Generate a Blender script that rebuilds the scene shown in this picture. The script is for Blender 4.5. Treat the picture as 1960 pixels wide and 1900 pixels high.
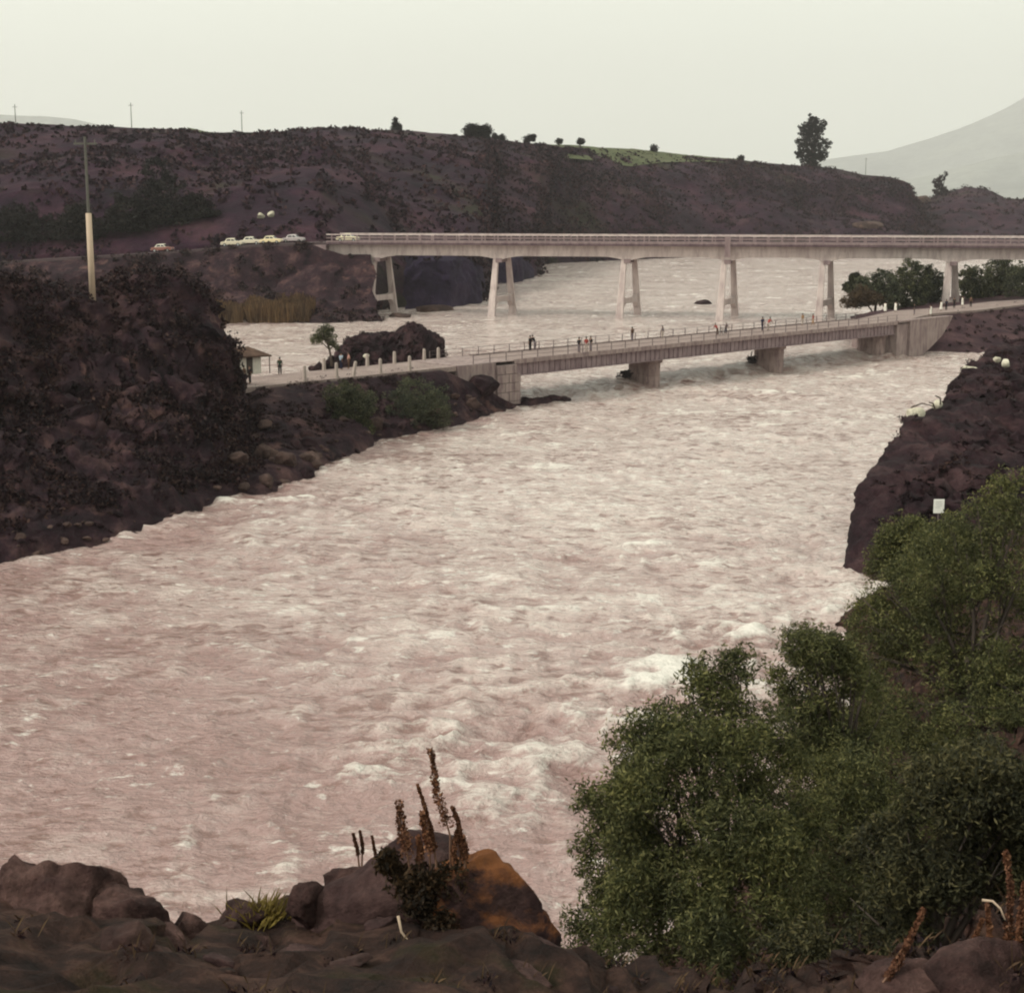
import bpy, math, random
import numpy as np
from mathutils import Vector, Matrix
from math import radians as R, sin, cos, pi

# ------------------------------------------------------------------ camera
FPX, HC = 3010.0, 22.0                      # focal length in units of a 1960-wide frame, eye height over the water
TH = math.atan(570 / FPX)
CT, ST = cos(TH), sin(TH)
scene = bpy.context.scene
for o in list(bpy.data.objects):
    bpy.data.objects.remove(o)
C = scene.collection
cam_d = bpy.data.cameras.new('camera')
cam_d.sensor_fit = 'HORIZONTAL'
cam_d.sensor_width = 36
cam_d.lens = 36 * FPX / 1960
cam_d.clip_start = 0.1
cam_d.clip_end = 60000
cam = bpy.data.objects.new('camera', cam_d)
cam.location = (0, 0, HC)
cam.rotation_euler = (pi / 2 - TH, 0, 0)
C.objects.link(cam)
scene.camera = cam

# ------------------------------------------------------------------ world, sun, exposure
SUN_EL, SUN_AZ = R(40), R(-112)             # azimuth from +y, clockwise: veiled sun from the left, a little behind the viewer
world = bpy.data.worlds.new('World')
scene.world = world
world.use_nodes = True
nt = world.node_tree
nt.nodes.clear()
out = nt.nodes.new('ShaderNodeOutputWorld')
sky = nt.nodes.new('ShaderNodeTexSky')
sky.sky_type = 'NISHITA'
sky.sun_disc = False
sky.sun_elevation = SUN_EL
sky.sun_rotation = SUN_AZ
sky.dust_density = 4
hs = nt.nodes.new('ShaderNodeHueSaturation')
hs.inputs['Saturation'].default_value = 0.15
b1 = nt.nodes.new('ShaderNodeBackground')
b1.inputs['Strength'].default_value = 0.07
b2 = nt.nodes.new('ShaderNodeBackground')   # the cloud layer
b2.inputs['Color'].default_value = (0.775, 0.805, 0.695, 1)
b2.inputs['Strength'].default_value = 1.0
mx = nt.nodes.new('ShaderNodeMixShader')
mx.inputs[0].default_value = 0.88
nt.links.new(sky.outputs[0], hs.inputs['Color'])
nt.links.new(hs.outputs[0], b1.inputs['Color'])
nt.links.new(b1.outputs[0], mx.inputs[1])
nt.links.new(b2.outputs[0], mx.inputs[2])
nt.links.new(mx.outputs[0], out.inputs['Surface'])
sd = bpy.data.lights.new('sun', 'SUN')
sd.energy = 1.5
sd.angle = R(12)
sd.color = (1.0, 0.94, 0.84)
so = bpy.data.objects.new('sun', sd)
so.location = (-40, 30, 80)
sdir = Vector((sin(SUN_AZ) * cos(SUN_EL), cos(SUN_AZ) * cos(SUN_EL), sin(SUN_EL)))
so.rotation_euler = sdir.to_track_quat('Z', 'Y').to_euler()
C.objects.link(so)
scene.view_settings.view_transform = 'Standard'
scene.view_settings.look = 'None'
scene.view_settings.exposure = 0.58
scene.view_settings.gamma = 1.0
scene.view_settings.use_curve_mapping = False
scene.render.engine = 'CYCLES'
scene.cycles.use_denoising = True
scene.cycles.max_bounces = 5
scene.cycles.diffuse_bounces = 2
scene.cycles.glossy_bounces = 2
scene.cycles.transmission_bounces = 2
scene.cycles.transparent_max_bounces = 4
scene.cycles.volume_bounces = 1
scene.cycles.filter_width = 2.1             # an old slide: slightly soft

# ------------------------------------------------------------------ helpers
rng = np.random.default_rng(7)
random.seed(7)

def ray(u, v):
    a, b = (u - 980) / FPX, (950 - v) / FPX
    return np.array((a, CT + b * ST, -ST + b * CT))
def W(u, v, z=0.0):                          # surveyed point of a given height
    d = ray(u, v); t = (z - HC) / d[2]
    return np.array((d[0] * t, d[1] * t, z))
def D(u, v, y):                              # surveyed point of a given distance
    d = ray(u, v); t = y / d[1]
    return np.array((d[0] * t, y, HC + d[2] * t))

def tag(o, label=None, cat=None, group=None, kind=None):
    if label: o['label'] = label
    if cat: o['category'] = cat
    if group: o['group'] = group
    if kind: o['kind'] = kind
    return o
def empty(name, loc=(0, 0, 0), rz=0.0, parent=None):
    o = bpy.data.objects.new(name, None)
    o.location = loc; o.rotation_euler = (0, 0, rz); o.empty_display_size = 0.3
    C.objects.link(o)
    if parent: o.parent = parent
    return o
def link(name, me, mat=None, parent=None, smooth=False, loc=None):
    if mat and not me.materials: me.materials.append(mat)
    if smooth:
        me.polygons.foreach_set('use_smooth', np.ones(len(me.polygons), bool))
    o = bpy.data.objects.new(name, me)
    if loc is not None: o.location = loc
    if parent: o.parent = parent
    C.objects.link(o)
    return o
def np_mesh(name, verts, faces):             # faces: (N,3) or (N,4)
    verts = np.asarray(verts, np.float32); faces = np.asarray(faces, np.int32)
    k = faces.shape[1]
    me = bpy.data.meshes.new(name)
    me.vertices.add(len(verts)); me.vertices.foreach_set('co', verts.ravel())
    me.loops.add(faces.size); me.loops.foreach_set('vertex_index', faces.ravel())
    me.polygons.add(len(faces))
    me.polygons.foreach_set('loop_start', np.arange(0, faces.size, k, dtype=np.int32))
    me.update(calc_edges=True)
    return me

class MB:
    def __init__(s): s.v = []; s.f = []
    def add(s, v, f):
        n = len(s.v); s.v += [tuple(map(float, p)) for p in v]; s.f += [tuple(i + n for i in q) for q in f]; return s
    def box(s, x0, x1, y0, y1, z0, z1, M=None):
        v = [(x, y, z) for z in (z0, z1) for x, y in ((x0, y0), (x1, y0), (x1, y1), (x0, y1))]
        if M is not None: v = [tuple(M @ Vector(p)) for p in v]
        return s.add(v, [(3, 2, 1, 0), (4, 5, 6, 7), (0, 1, 5, 4), (1, 2, 6, 5), (2, 3, 7, 6), (3, 0, 4, 7)])
    def hexa(s, bottom, top):                # two quads, counter-clockwise from above
        return s.add(list(bottom) + list(top), [(3, 2, 1, 0), (4, 5, 6, 7), (0, 1, 5, 4), (1, 2, 6, 5), (2, 3, 7, 6), (3, 0, 4, 7)])
    def prism(s, poly, h0, h1, axis='z'):    # polygon extruded along an axis
        n = len(poly)
        def q(p, h): return (p[0], p[1], h) if axis == 'z' else (p[0], h, p[1])
        v = [q(p, h0) for p in poly] + [q(p, h1) for p in poly]
        return s.add(v, [tuple(range(n))[::-1], tuple(range(n, 2 * n))] + [(i, (i + 1) % n, n + (i + 1) % n, n + i) for i in range(n)])
    def tube(s, pts, rad, n=7):
        pts = [Vector(p) for p in pts]
        if not hasattr(rad, '__len__'): rad = [rad] * len(pts)
        v = []; f = []
        for i, p in enumerate(pts):
            d = (pts[min(i + 1, len(pts) - 1)] - pts[max(i - 1, 0)]).normalized()
            a = d.orthogonal().normalized() if i == 0 else (a - d * a.dot(d)).normalized()
            b = d.cross(a)
            for k in range(n):
                t = 2 * pi * k / n
                v.append(p + (a * cos(t) + b * sin(t)) * rad[i])
        for i in range(len(pts) - 1):
            for k in range(n):
                f.append((i * n + k, i * n + (k + 1) % n, (i + 1) * n + (k + 1) % n, (i + 1) * n + k))
        f.append(tuple(range(n))[::-1]); f.append(tuple(range((len(pts) - 1) * n, len(pts) * n)))
        return s.add(v, f)
    def build(s, name, mat, parent=None, smooth=False, loc=None, bevel=0):
        me = bpy.data.meshes.new(name); me.from_pydata(s.v, [], s.f); me.update()
        o = link(name, me, mat, parent, smooth, loc)
        if bevel:
            m = o.modifiers.new('bevel', 'BEVEL'); m.width = bevel; m.segments = 2; m.limit_method = 'ANGLE'
        return o

def _h(ix, iy, iz, seed):
    n = (ix * 374761393 + iy * 668265263 + iz * 2147483647 + seed * 974634777) & 0xFFFFFFFF
    n = ((n ^ (n >> 13)) * 1274126177) & 0xFFFFFFFF
    n = ((n ^ (n >> 16)) * 2246822519) & 0xFFFFFFFF
    return ((n ^ (n >> 15)) & 0xFFFFFF).astype(np.float64) / 0xFFFFFF
def vnoise(p, seed=0):                       # value noise, -1..1
    p = np.asarray(p, np.float64); i = np.floor(p).astype(np.int64); f = p - i
    w = f * f * f * (f * (f * 6 - 15) + 10)
    r = 0
    for a in (0, 1):
        for b in (0, 1):
            for c in (0, 1):
                k = (w[:, 0] if a else 1 - w[:, 0]) * (w[:, 1] if b else 1 - w[:, 1]) * (w[:, 2] if c else 1 - w[:, 2])
                r = r + k * _h(i[:, 0] + a, i[:, 1] + b, i[:, 2] + c, seed)
    return r * 2 - 1
def fbm(p, scale, octv=4, seed=0, gain=0.5, ridged=False):
    p = np.asarray(p, np.float64) / scale; r = 0; a = 1.0; t = 0
    for k in range(octv):
        n = vnoise(p + 17.3 * k, seed + k * 31)
        if ridged: n = 1 - 2 * np.abs(n)
        r = r + a * n; t += a; a *= gain; p = p * 2.03
    return r / t

# ------------------------------------------------------------------ materials
def mat_new(name):
    m = bpy.data.materials.new(name); m.use_nodes = True
    t = m.node_tree; b = t.nodes['Principled BSDF']
    return m, t, b
def nz(t, scale, detail=5, rough=0.55, vec=None, dist=0.0):
    n = t.nodes.new('ShaderNodeTexNoise'); n.inputs['Scale'].default_value = scale
    n.inputs['Detail'].default_value = detail; n.inputs['Roughness'].default_value = rough; n.inputs['Distortion'].default_value = dist
    if vec is not None: t.links.new(vec, n.inputs['Vector'])
    return n.outputs['Fac']
def ramp(t, fac, stops):
    r = t.nodes.new('ShaderNodeValToRGB'); e = r.color_ramp.elements
    while len(e) < len(stops): e.new(0.5)
    for q, (p, c) in zip(e, stops):
        q.position = p; q.color = (c[0], c[1], c[2], 1)
    t.links.new(fac, r.inputs['Fac']); return r.outputs['Color']
def mixc(t, fac, a, b, mode='MIX'):
    m = t.nodes.new('ShaderNodeMix'); m.data_type = 'RGBA'; m.blend_type = mode
    if isinstance(fac, (int, float)): m.inputs[0].default_value = fac
    else: t.links.new(fac, m.inputs[0])
    for k, c in ((6, a), (7, b)):
        if isinstance(c, tuple): m.inputs[k].default_value = (c[0], c[1], c[2], 1)
        else: t.links.new(c, m.inputs[k])
    return m.outputs[2]
def bump(t, b, h, strength, dist):
    n = t.nodes.new('ShaderNodeBump'); n.inputs['Strength'].default_value = strength; n.inputs['Distance'].default_value = dist
    t.links.new(h, n.inputs['Height']); t.links.new(n.outputs['Normal'], b.inputs['Normal'])
def world_pos(t):
    return t.nodes.new('ShaderNodeNewGeometry').outputs['Position']
def earth(name, cols, scale, fine=None, patch=None, patch_scale=1.0, patch_lo=0.55, rough=0.95, bs=0.5, bd=0.1, wpos=True):
    """mottled ground or rock: cols = dark, mid, light; fine = scale of the grain; patch = a second colour in blotches"""
    m, t, b = mat_new(name)
    pos = world_pos(t) if wpos else t.nodes.new('ShaderNodeTexCoord').outputs['Object']
    n1 = nz(t, scale, 7, 0.62, pos, 0.3)
    c = ramp(t, n1, [(0.30, cols[0]), (0.5, cols[1]), (0.70, cols[2])])
    if patch:
        n2 = nz(t, patch_scale, 5, 0.6, pos)
        k = ramp(t, n2, [(patch_lo, (0, 0, 0)), (patch_lo + 0.1, (1, 1, 1))])
        c = mixc(t, k, c, patch)
    n3 = nz(t, fine or scale * 9, 6, 0.7, pos)
    g = ramp(t, n3, [(0.3, (0.62, 0.62, 0.62)), (0.7, (1.3, 1.3, 1.3))])
    c = mixc(t, 1.0, c, g, 'MULTIPLY')
    t.links.new(c, b.inputs['Base Color'])
    b.inputs['Roughness'].default_value = rough
    b.inputs['Specular IOR Level'].default_value = 0.2
    bump(t, b, n3, bs, bd)
    return m
def leaf(name, cols, noise_scale=0.6, trans=0.25):
    m, t, b = mat_new(name)
    pos = world_pos(t)
    ri = t.nodes.new('ShaderNodeNewGeometry').outputs['Random Per Island']
    c1 = ramp(t, ri, [(0.0, cols[0]), (0.55, cols[1]), (1.0, cols[2])])
    n = nz(t, noise_scale, 3, 0.6, pos)
    g = ramp(t, n, [(0.3, (0.6, 0.62, 0.7)), (0.7, (1.25, 1.2, 1.05))])
    c = mixc(t, 1.0, c1, g, 'MULTIPLY')
    t.links.new(c, b.inputs['Base Color'])
    b.inputs['Roughness'].default_value = 0.7
    b.inputs['Specular IOR Level'].default_value = 0.15
    tr = t.nodes.new('ShaderNodeBsdfTranslucent'); t.links.new(c, tr.inputs['Color'])
    ms = t.nodes.new('ShaderNodeMixShader'); ms.inputs[0].default_value = trans
    t.links.new(b.outputs[0], ms.inputs[1]); t.links.new(tr.outputs[0], ms.inputs[2])
    t.links.new(ms.outputs[0], t.nodes['Material Output'].inputs['Surface'])
    return m
def paint(name, col, rough=0.5, var=0.12, scale=3.0, spec=0.4, metal=0.0):
    m, t, b = mat_new(name)
    pos = t.nodes.new('ShaderNodeTexCoord').outputs['Object']
    n = nz(t, scale, 5, 0.6, pos)
    lo = tuple(c * (1 - var) for c in col); hi = tuple(min(1, c * (1 + var)) for c in col)
    t.links.new(ramp(t, n, [(0.3, lo), (0.7, hi)]), b.inputs['Base Color'])
    b.inputs['Roughness'].default_value = rough; b.inputs['Specular IOR Level'].default_value = spec; b.inputs['Metallic'].default_value = metal
    return m
def concrete(name, col, stain, sscale=0.25):
    m, t, b = mat_new(name)
    pos = world_pos(t)
    mp = t.nodes.new('ShaderNodeMapping'); mp.inputs['Scale'].default_value = (1, 1, 0.22)
    t.links.new(pos, mp.inputs['Vector'])
    n1 = nz(t, sscale * 5, 6, 0.65, mp.outputs[0])       # streaks run down
    n2 = nz(t, sscale, 4, 0.6, pos)
    c = ramp(t, n1, [(0.35, stain), (0.55, col), (0.75, tuple(x * 1.12 for x in col))])
    c = mixc(t, ramp(t, n2, [(0.45, (0, 0, 0)), (0.7, (0.55, 0.55, 0.55))]), c, stain)
    t.links.new(c, b.inputs['Base Color']); b.inputs['Roughness'].default_value = 0.9; b.inputs['Specular IOR Level'].default_value = 0.2
    bump(t, b, nz(t, 4, 5, 0.7, pos), 0.3, 0.03)
    return m

M = {}
M['hill'] = earth('hillside_scrub_soil', ((0.005, 0.0014, 0.007), (0.026, 0.0080, 0.0200), (0.070, 0.029, 0.040)), 0.06, 0.5,
                  (0.026, 0.022, 0.013), 0.03, 0.56, bs=0.9, bd=1.5)
M['meadow'] = earth('hilltop_meadow', ((0.065, 0.075, 0.035), (0.085, 0.095, 0.045), (0.10, 0.10, 0.055)), 0.03, 0.4)
M['bluff'] = earth('bluff_soil', ((0.006, 0.0028, 0.0055), (0.026, 0.0115, 0.0165), (0.088, 0.047, 0.046)), 0.36, 1.8,
                   (0.115, 0.06, 0.052), 0.26, 0.62, bs=0.9, bd=0.35)
M['earthbank'] = earth('embankment_earth', ((0.016, 0.006, 0.011), (0.042, 0.019, 0.024), (0.085, 0.044, 0.046)), 0.3, 2.2, bs=0.8, bd=0.2)
M['rock'] = earth('dark_rock', ((0.006, 0.0026, 0.0045), (0.022, 0.0095, 0.0130), (0.068, 0.036, 0.038)), 0.35, 2.8, bs=1.0, bd=0.25)
M['cliff'] = earth('purple_cliff', ((0.009, 0.006, 0.016), (0.020, 0.012, 0.032), (0.040, 0.026, 0.05)), 0.12, 0.9, bs=1.0, bd=0.5)
M['paler'] = earth('brown_rock', ((0.03, 0.018, 0.017), (0.065, 0.04, 0.035), (0.13, 0.082, 0.068)), 0.5, 4.0, bs=0.8, bd=0.12)
M['white_stone'] = earth('pale_stone', ((0.36, 0.32, 0.25), (0.52, 0.48, 0.38), (0.66, 0.62, 0.52)), 1.2, 8, bs=0.5, bd=0.05)
M['fore'] = earth('foreground_soil', ((0.010, 0.005, 0.0045), (0.042, 0.020, 0.0155), (0.12, 0.062, 0.047)), 2.2, 15, (0.030, 0.021, 0.008), 1.1, 0.56, bs=1.0, bd=0.12)
M['boulder'] = earth('lichen_boulder', ((0.018, 0.009, 0.010), (0.045, 0.024, 0.023), (0.10, 0.058, 0.053)), 1.5, 13, bs=0.8, bd=0.05)
def lichen(name, cols, scale, fine, tint):
    m = earth(name, cols, scale, fine, bs=0.8, bd=0.05); t = m.node_tree; b = t.nodes['Principled BSDF']
    src = b.inputs['Base Color'].links[0].from_socket
    g = t.nodes.new('ShaderNodeNewGeometry'); sx = t.nodes.new('ShaderNodeSeparateXYZ'); t.links.new(g.outputs['Normal'], sx.inputs[0])
    n = nz(t, 3.4, 8, 0.72, g.outputs['Position'], 0.5)
    a = t.nodes.new('ShaderNodeMath'); a.operation = 'MULTIPLY_ADD'; a.inputs[1].default_value = 0.30; t.links.new(sx.outputs[2], a.inputs[0]); t.links.new(n, a.inputs[2])
    t.links.new(mixc(t, ramp(t, a.outputs[0], [(0.55, (0, 0, 0)), (0.76, (0.9, 0.9, 0.9))]), src, tint), b.inputs['Base Color'])
    return m
M['lichen'] = lichen('orange_lichen_rock', ((0.020, 0.010, 0.011), (0.046, 0.025, 0.024), (0.10, 0.058, 0.053)), 2.4, 16, (0.20, 0.075, 0.028))
M['forerock'] = earth('warm_brown_rock', ((0.016, 0.0075, 0.0075), (0.072, 0.037, 0.034), (0.19, 0.108, 0.094)), 2.2, 16, bs=1.0, bd=0.12)
M['dirt'] = earth('red_brown_dirt', ((0.024, 0.012, 0.011), (0.048, 0.026, 0.023), (0.085, 0.048, 0.04)), 1.2, 11, bs=0.8, bd=0.05)
M['road'] = earth('dusty_road', ((0.19, 0.14, 0.13), (0.25, 0.19, 0.175), (0.31, 0.245, 0.225)), 0.4, 5, bs=0.3, bd=0.03)
M['asphalt'] = earth('worn_asphalt', ((0.05, 0.034, 0.038), (0.075, 0.053, 0.056), (0.10, 0.074, 0.076)), 0.3, 5, bs=0.3, bd=0.03)
M['sand'] = earth('wet_sand', ((0.10, 0.065, 0.06), (0.16, 0.11, 0.10), (0.24, 0.18, 0.155)), 0.2, 1.5, bs=0.3, bd=0.05)
M['ground'] = earth('plain', ((0.06, 0.05, 0.035), (0.09, 0.075, 0.05), (0.13, 0.10, 0.07)), 0.002, 0.02, bs=0.2, bd=1.0)
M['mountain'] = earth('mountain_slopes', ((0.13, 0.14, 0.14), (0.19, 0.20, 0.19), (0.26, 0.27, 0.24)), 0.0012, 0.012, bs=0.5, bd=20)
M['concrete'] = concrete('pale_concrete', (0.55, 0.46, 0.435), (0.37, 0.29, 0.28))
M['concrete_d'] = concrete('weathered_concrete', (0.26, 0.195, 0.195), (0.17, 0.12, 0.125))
M['deck_edge'] = concrete('stained_deck_concrete', (0.12, 0.082, 0.09), (0.06, 0.038, 0.046))  # dark colour paints in the shadow line under the kerb overhang
M['masonry'] = concrete('bridge_masonry', (0.30, 0.235, 0.22), (0.17, 0.12, 0.122), 0.4)
M['steel'] = concrete('girder_steel', (0.27, 0.205, 0.21), (0.17, 0.12, 0.13), 0.5)
M['pier'] = concrete('pier_masonry', (0.34, 0.255, 0.235), (0.17, 0.115, 0.112), 0.4)
M['railing'] = paint('dull_metal', (0.12, 0.09, 0.09), 0.6)
M['post'] = paint('post_whitewash', (0.34, 0.28, 0.25), 0.8)
M['pole_pale'] = paint('pole_whitewash', (0.46, 0.35, 0.26), 0.8, 0.1, 1.0)
M['pole'] = paint('pole_timber', (0.10, 0.095, 0.08), 0.8)
M['leaf_fore'] = leaf('willow_leaf', ((0.032, 0.038, 0.017), (0.092, 0.098, 0.039), (0.205, 0.195, 0.084)), 0.8, 0.3)
M['leaf_olive'] = leaf('dark_olive_leaf', ((0.019, 0.020, 0.012), (0.050, 0.050, 0.025), (0.115, 0.102, 0.050)), 0.8, 0.25)  # willow leaf darkened: the shade at lower right is put into its colour
M['leaf_dry'] = leaf('dry_brown_leaf', ((0.04, 0.026, 0.018), (0.085, 0.056, 0.036), (0.14, 0.10, 0.06)), 0.4, 0.2)
M['leaf_dark'] = leaf('dark_leaf', ((0.007, 0.006, 0.007), (0.014, 0.013, 0.012), (0.026, 0.023, 0.018)), 0.12, 0.15)
M['leaf_grey'] = leaf('grey_green_leaf', ((0.030, 0.036, 0.026), (0.066, 0.074, 0.046), (0.125, 0.128, 0.075)), 0.3, 0.2)
M['leaf_bush'] = leaf('bush_leaf', ((0.024, 0.028, 0.018), (0.066, 0.073, 0.040), (0.135, 0.135, 0.07)), 0.3, 0.2)
M['scrub'] = leaf('hill_scrub_leaf', ((0.005, 0.0018, 0.007), (0.020, 0.0075, 0.0150), (0.066, 0.031, 0.034)), 0.025, 0.1)
M['scrub_b'] = leaf('bluff_scrub_leaf', ((0.005, 0.002, 0.005), (0.018, 0.008, 0.011), (0.062, 0.034, 0.030)), 0.16, 0.12)
M['reed'] = leaf('reed_blade', ((0.06, 0.033, 0.02), (0.10, 0.06, 0.033), (0.15, 0.095, 0.052)), 0.2, 0.2)
M['grass_y'] = leaf('yellow_grass', ((0.10, 0.07, 0.02), (0.19, 0.14, 0.035), (0.27, 0.21, 0.06)), 2.0, 0.3)
M['weed'] = leaf('weed_leaf', ((0.012, 0.009, 0.006), (0.034, 0.022, 0.012), (0.07, 0.042, 0.022)), 2.0, 0.2)
M['seed'] = leaf('rust_seed', ((0.08, 0.032, 0.02), (0.15, 0.066, 0.038), (0.23, 0.115, 0.068)), 3.0, 0.15)
M['stem'] = paint('dry_stem', (0.16, 0.085, 0.055), 0.8)
M['twig'] = paint('bare_twig', (0.40, 0.30, 0.22), 0.8)
M['bark'] = paint('bark', (0.060, 0.044, 0.036), 0.9, 0.3)
M['drift'] = paint('wet_driftwood', (0.030, 0.020, 0.022), 0.8, 0.3)
M['thatch'] = earth('brown_thatch', ((0.045, 0.025, 0.018), (0.08, 0.046, 0.034), (0.12, 0.072, 0.05)), 1.5, 10, bs=0.8, bd=0.05)
M['whitewall'] = paint('whitewash', (0.66, 0.60, 0.52), 0.85)
M['sign'] = paint('white_enamel', (0.80, 0.79, 0.74), 0.45, 0.04)
M['glass'] = paint('dark_glass', (0.03, 0.03, 0.035), 0.15, 0.05, 2, 0.6)
M['tyre'] = paint('tyre_rubber', (0.02, 0.02, 0.02), 0.9)
M['chrome'] = paint('dull_chrome', (0.5, 0.5, 0.5), 0.3, 0.05, 2, 0.5, 0.9)
M['skin'] = paint('skin', (0.16, 0.085, 0.055), 0.7)
M['hair'] = paint('dark_hair', (0.012, 0.010, 0.010), 0.8)

# ------------------------------------------------------------------ lofted land
def loft(ctrl, ns, nt_, amps, nscale, seed=0, octv=6, gain=0.55, ridge=0.0, vert=1.0, rounded=True):
    """ctrl[row][col] -> dense grid; amps per row: size of the roughness there; returns (nt,ns,3)"""
    ctrl = np.array(ctrl, float); nr, nc = ctrl.shape[:2]
    def resamp(a, n, axis, weights):
        k = a.shape[axis]; L = np.concatenate([[0], np.cumsum(weights)]); L /= L[-1]
        q = np.linspace(0, 1, n); i = np.clip(np.searchsorted(L, q, 'right') - 1, 0, k - 2)
        f = (q - L[i]) / np.maximum(L[i + 1] - L[i], 1e-9)
        if rounded: f = f * 0.5 + 0.5 * f * f * (3 - 2 * f)
        a0 = np.take(a, i, axis); a1 = np.take(a, i + 1, axis)
        sh = [1] * a.ndim; sh[axis] = n; f = f.reshape(sh)
        return a0 * (1 - f) + a1 * f
    am = np.repeat(np.array(amps, float)[:, None, None], nc, 1) if np.ndim(amps) == 1 else np.array(amps, float)[:, :, None]
    wr = np.linalg.norm(np.diff(ctrl, axis=0), axis=2).mean(1)
    wr = np.maximum(wr, wr.max() * 0.06)
    wc = np.linalg.norm(np.diff(ctrl, axis=1), axis=2).mean(0)
    a = np.concatenate([ctrl, am], 2)
    a = resamp(a, nt_, 0, wr); a = resamp(a, ns, 1, wc)
    P = a[..., :3].reshape(-1, 3); A = a[..., 3].reshape(-1, 1)
    dv = np.stack([fbm(P, nscale, octv, seed + 100 * k, gain) for k in range(3)], 1)
    if ridge:
        dv += ridge * np.stack([fbm(P, nscale * 0.6, octv, seed + 50 + 100 * k, gain, True) for k in range(3)], 1)
    dv[:, 2] *= vert
    P = P + dv * A * 1.6
    return P.reshape(nt_, ns, 3)
def grid_obj(name, G, mat, parent=None, smooth=True):
    n, m = G.shape[:2]
    i = np.arange(n * m).reshape(n, m)
    f = np.stack([i[:-1, :-1], i[:-1, 1:], i[1:, 1:], i[1:, :-1]], -1).reshape(-1, 4)
    return link(name, np_mesh(name, G.reshape(-1, 3), f), mat, parent, smooth)

# ------------------------------------------------------------------ foliage
def leaf_quads(cent, size, aspect, g, up=0.0):
    """one pointed leaf (a quad) at each centre"""
    n = len(cent)
    d = g.normal(size=(n, 3)); d[:, 2] += up; d /= np.linalg.norm(d, axis=1, keepdims=True)
    e = np.cross(d, g.normal(size=(n, 3))); e /= np.linalg.norm(e, axis=1, keepdims=True) + 1e-9
    s = (np.asarray(size) * g.uniform(0.65, 1.35, n))[:, None]
    a = cent - d * s * 0.5; b = cent + e * s * aspect * 0.5; c = cent + d * s * 0.5; q = cent - e * s * aspect * 0.5
    v = np.stack([a, b, c, q], 1).reshape(-1, 3)
    return v, np.arange(4 * n, dtype=np.int32).reshape(n, 4)
def clump_points(cent, rad, per, g, flat=0.75):
    n = len(cent)
    d = g.normal(size=(n, per, 3)); d /= np.linalg.norm(d, axis=2, keepdims=True)
    r = g.uniform(0.25, 1.0, (n, per, 1)) ** 0.6 * np.asarray(rad).reshape(-1, 1, 1)
    p = d * r; p[..., 2] *= flat
    return (cent[:, None, :] + p).reshape(-1, 3)
def foliage(name, cent, rad, per, size, aspect, mat, parent=None, seed=1, flat=0.8, up=0.0):
    g = np.random.default_rng(seed)
    p = clump_points(np.asarray(cent, float), rad, per, g, flat)
    v, f = leaf_quads(p, size, aspect, g, up)
    return link(name, np_mesh(name, v, f), mat, parent)
def tree(name, base, lobes, label, cat, mat, leafsize=0.12, nclump=600, per=26, clump=0.35, seed=1, trunk_r=0.2, aspect=0.45,
         group=None, hollow=0.55, lean=(0, 0), fine=0):
    """lobes: list of (x,y,z,rx,rz) in world space; trunk and limbs run to them"""
    g = np.random.default_rng(seed)
    base = np.array(base, float)
    root = empty(name, base)
    tag(root, label, cat, group)
    L = np.array(lobes, float)
    L0 = L
    if fine:                                 # break each lobe up into smaller tufts
        ex = []
        for l in L:
            for k in range(fine):
                q = g.normal(size=3); q /= np.linalg.norm(q); rr_ = l[3] * g.uniform(0.30, 0.56)
                ex.append((l[0] + q[0] * l[3] * .66, l[1] + q[1] * l[3] * .66, l[2] + q[2] * l[4] * .66, rr_, rr_))
        L = np.array(ex)
    wts = L[:, 3] ** 2; wts = wts / wts.sum()
    ids = g.choice(len(L), nclump, p=wts)
    d = g.normal(size=(nclump, 3)); d /= np.linalg.norm(d, axis=1, keepdims=True)
    r = g.uniform(hollow, 1.0, nclump)[:, None]
    r *= (1 + 0.22 * fbm(d * 2.0 + ids[:, None] * 5.1, 1.0, 2, seed))[:, None]
    off = d * r; off[:, :2] *= L[ids, 3:4]; off[:, 2] *= L[ids, 4]
    cent = L[ids, :3] + off
    cent[:, 2] = np.maximum(cent[:, 2], base[2] + 0.05)
    cent -= base
    foliage('crown', cent, clump * g.uniform(0.55, 1.35, nclump), per, leafsize, aspect, mat, root, seed + 5)
    mb = MB()
    cm = (L[:, :3] * wts[:, None]).sum(0) - base
    top = Vector((cm[0] + lean[0], cm[1] + lean[1], max(cm[2], 0.3)))
    fork = top * 0.55
    mb.tube([(0, 0, -0.4), tuple(fork * 0.5 + Vector((g.normal() * 0.04, g.normal() * 0.04, 0)) * top.z), tuple(fork), tuple(top)],
            [trunk_r * 1.25, trunk_r, trunk_r * 0.8, trunk_r * 0.35], 7)
    for l in L0:
        e = Vector(l[:3] - base)
        mid = (fork + e) / 2 + Vector((g.normal(), g.normal(), 0.5 + g.normal())) * 0.1 * l[3]
        mb.tube([tuple(fork * 0.9), tuple(mid), tuple(e)], [trunk_r * 0.55, trunk_r * 0.35, trunk_r * 0.1], 5)
        for k in range(3):
            q = Vector(g.normal(size=3)).normalized(); q = Vector((q.x * l[3], q.y * l[3], abs(q.z) * l[4])) * 0.85
            mb.tube([tuple(mid), tuple((mid + e + q) / 2), tuple(e + q)], [trunk_r * 0.25, trunk_r * 0.15, trunk_r * 0.04], 4)
    mb.build('trunk', M['bark'], root, True)
    return root
def scrub(name, pts, rad, per, size, mat, seed, label):
    o = foliage(name, pts, rad, per, size, 0.6, mat, None, seed, 0.75, 0.3)
    return tag(o, label, 'scrub', None, 'stuff')

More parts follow.
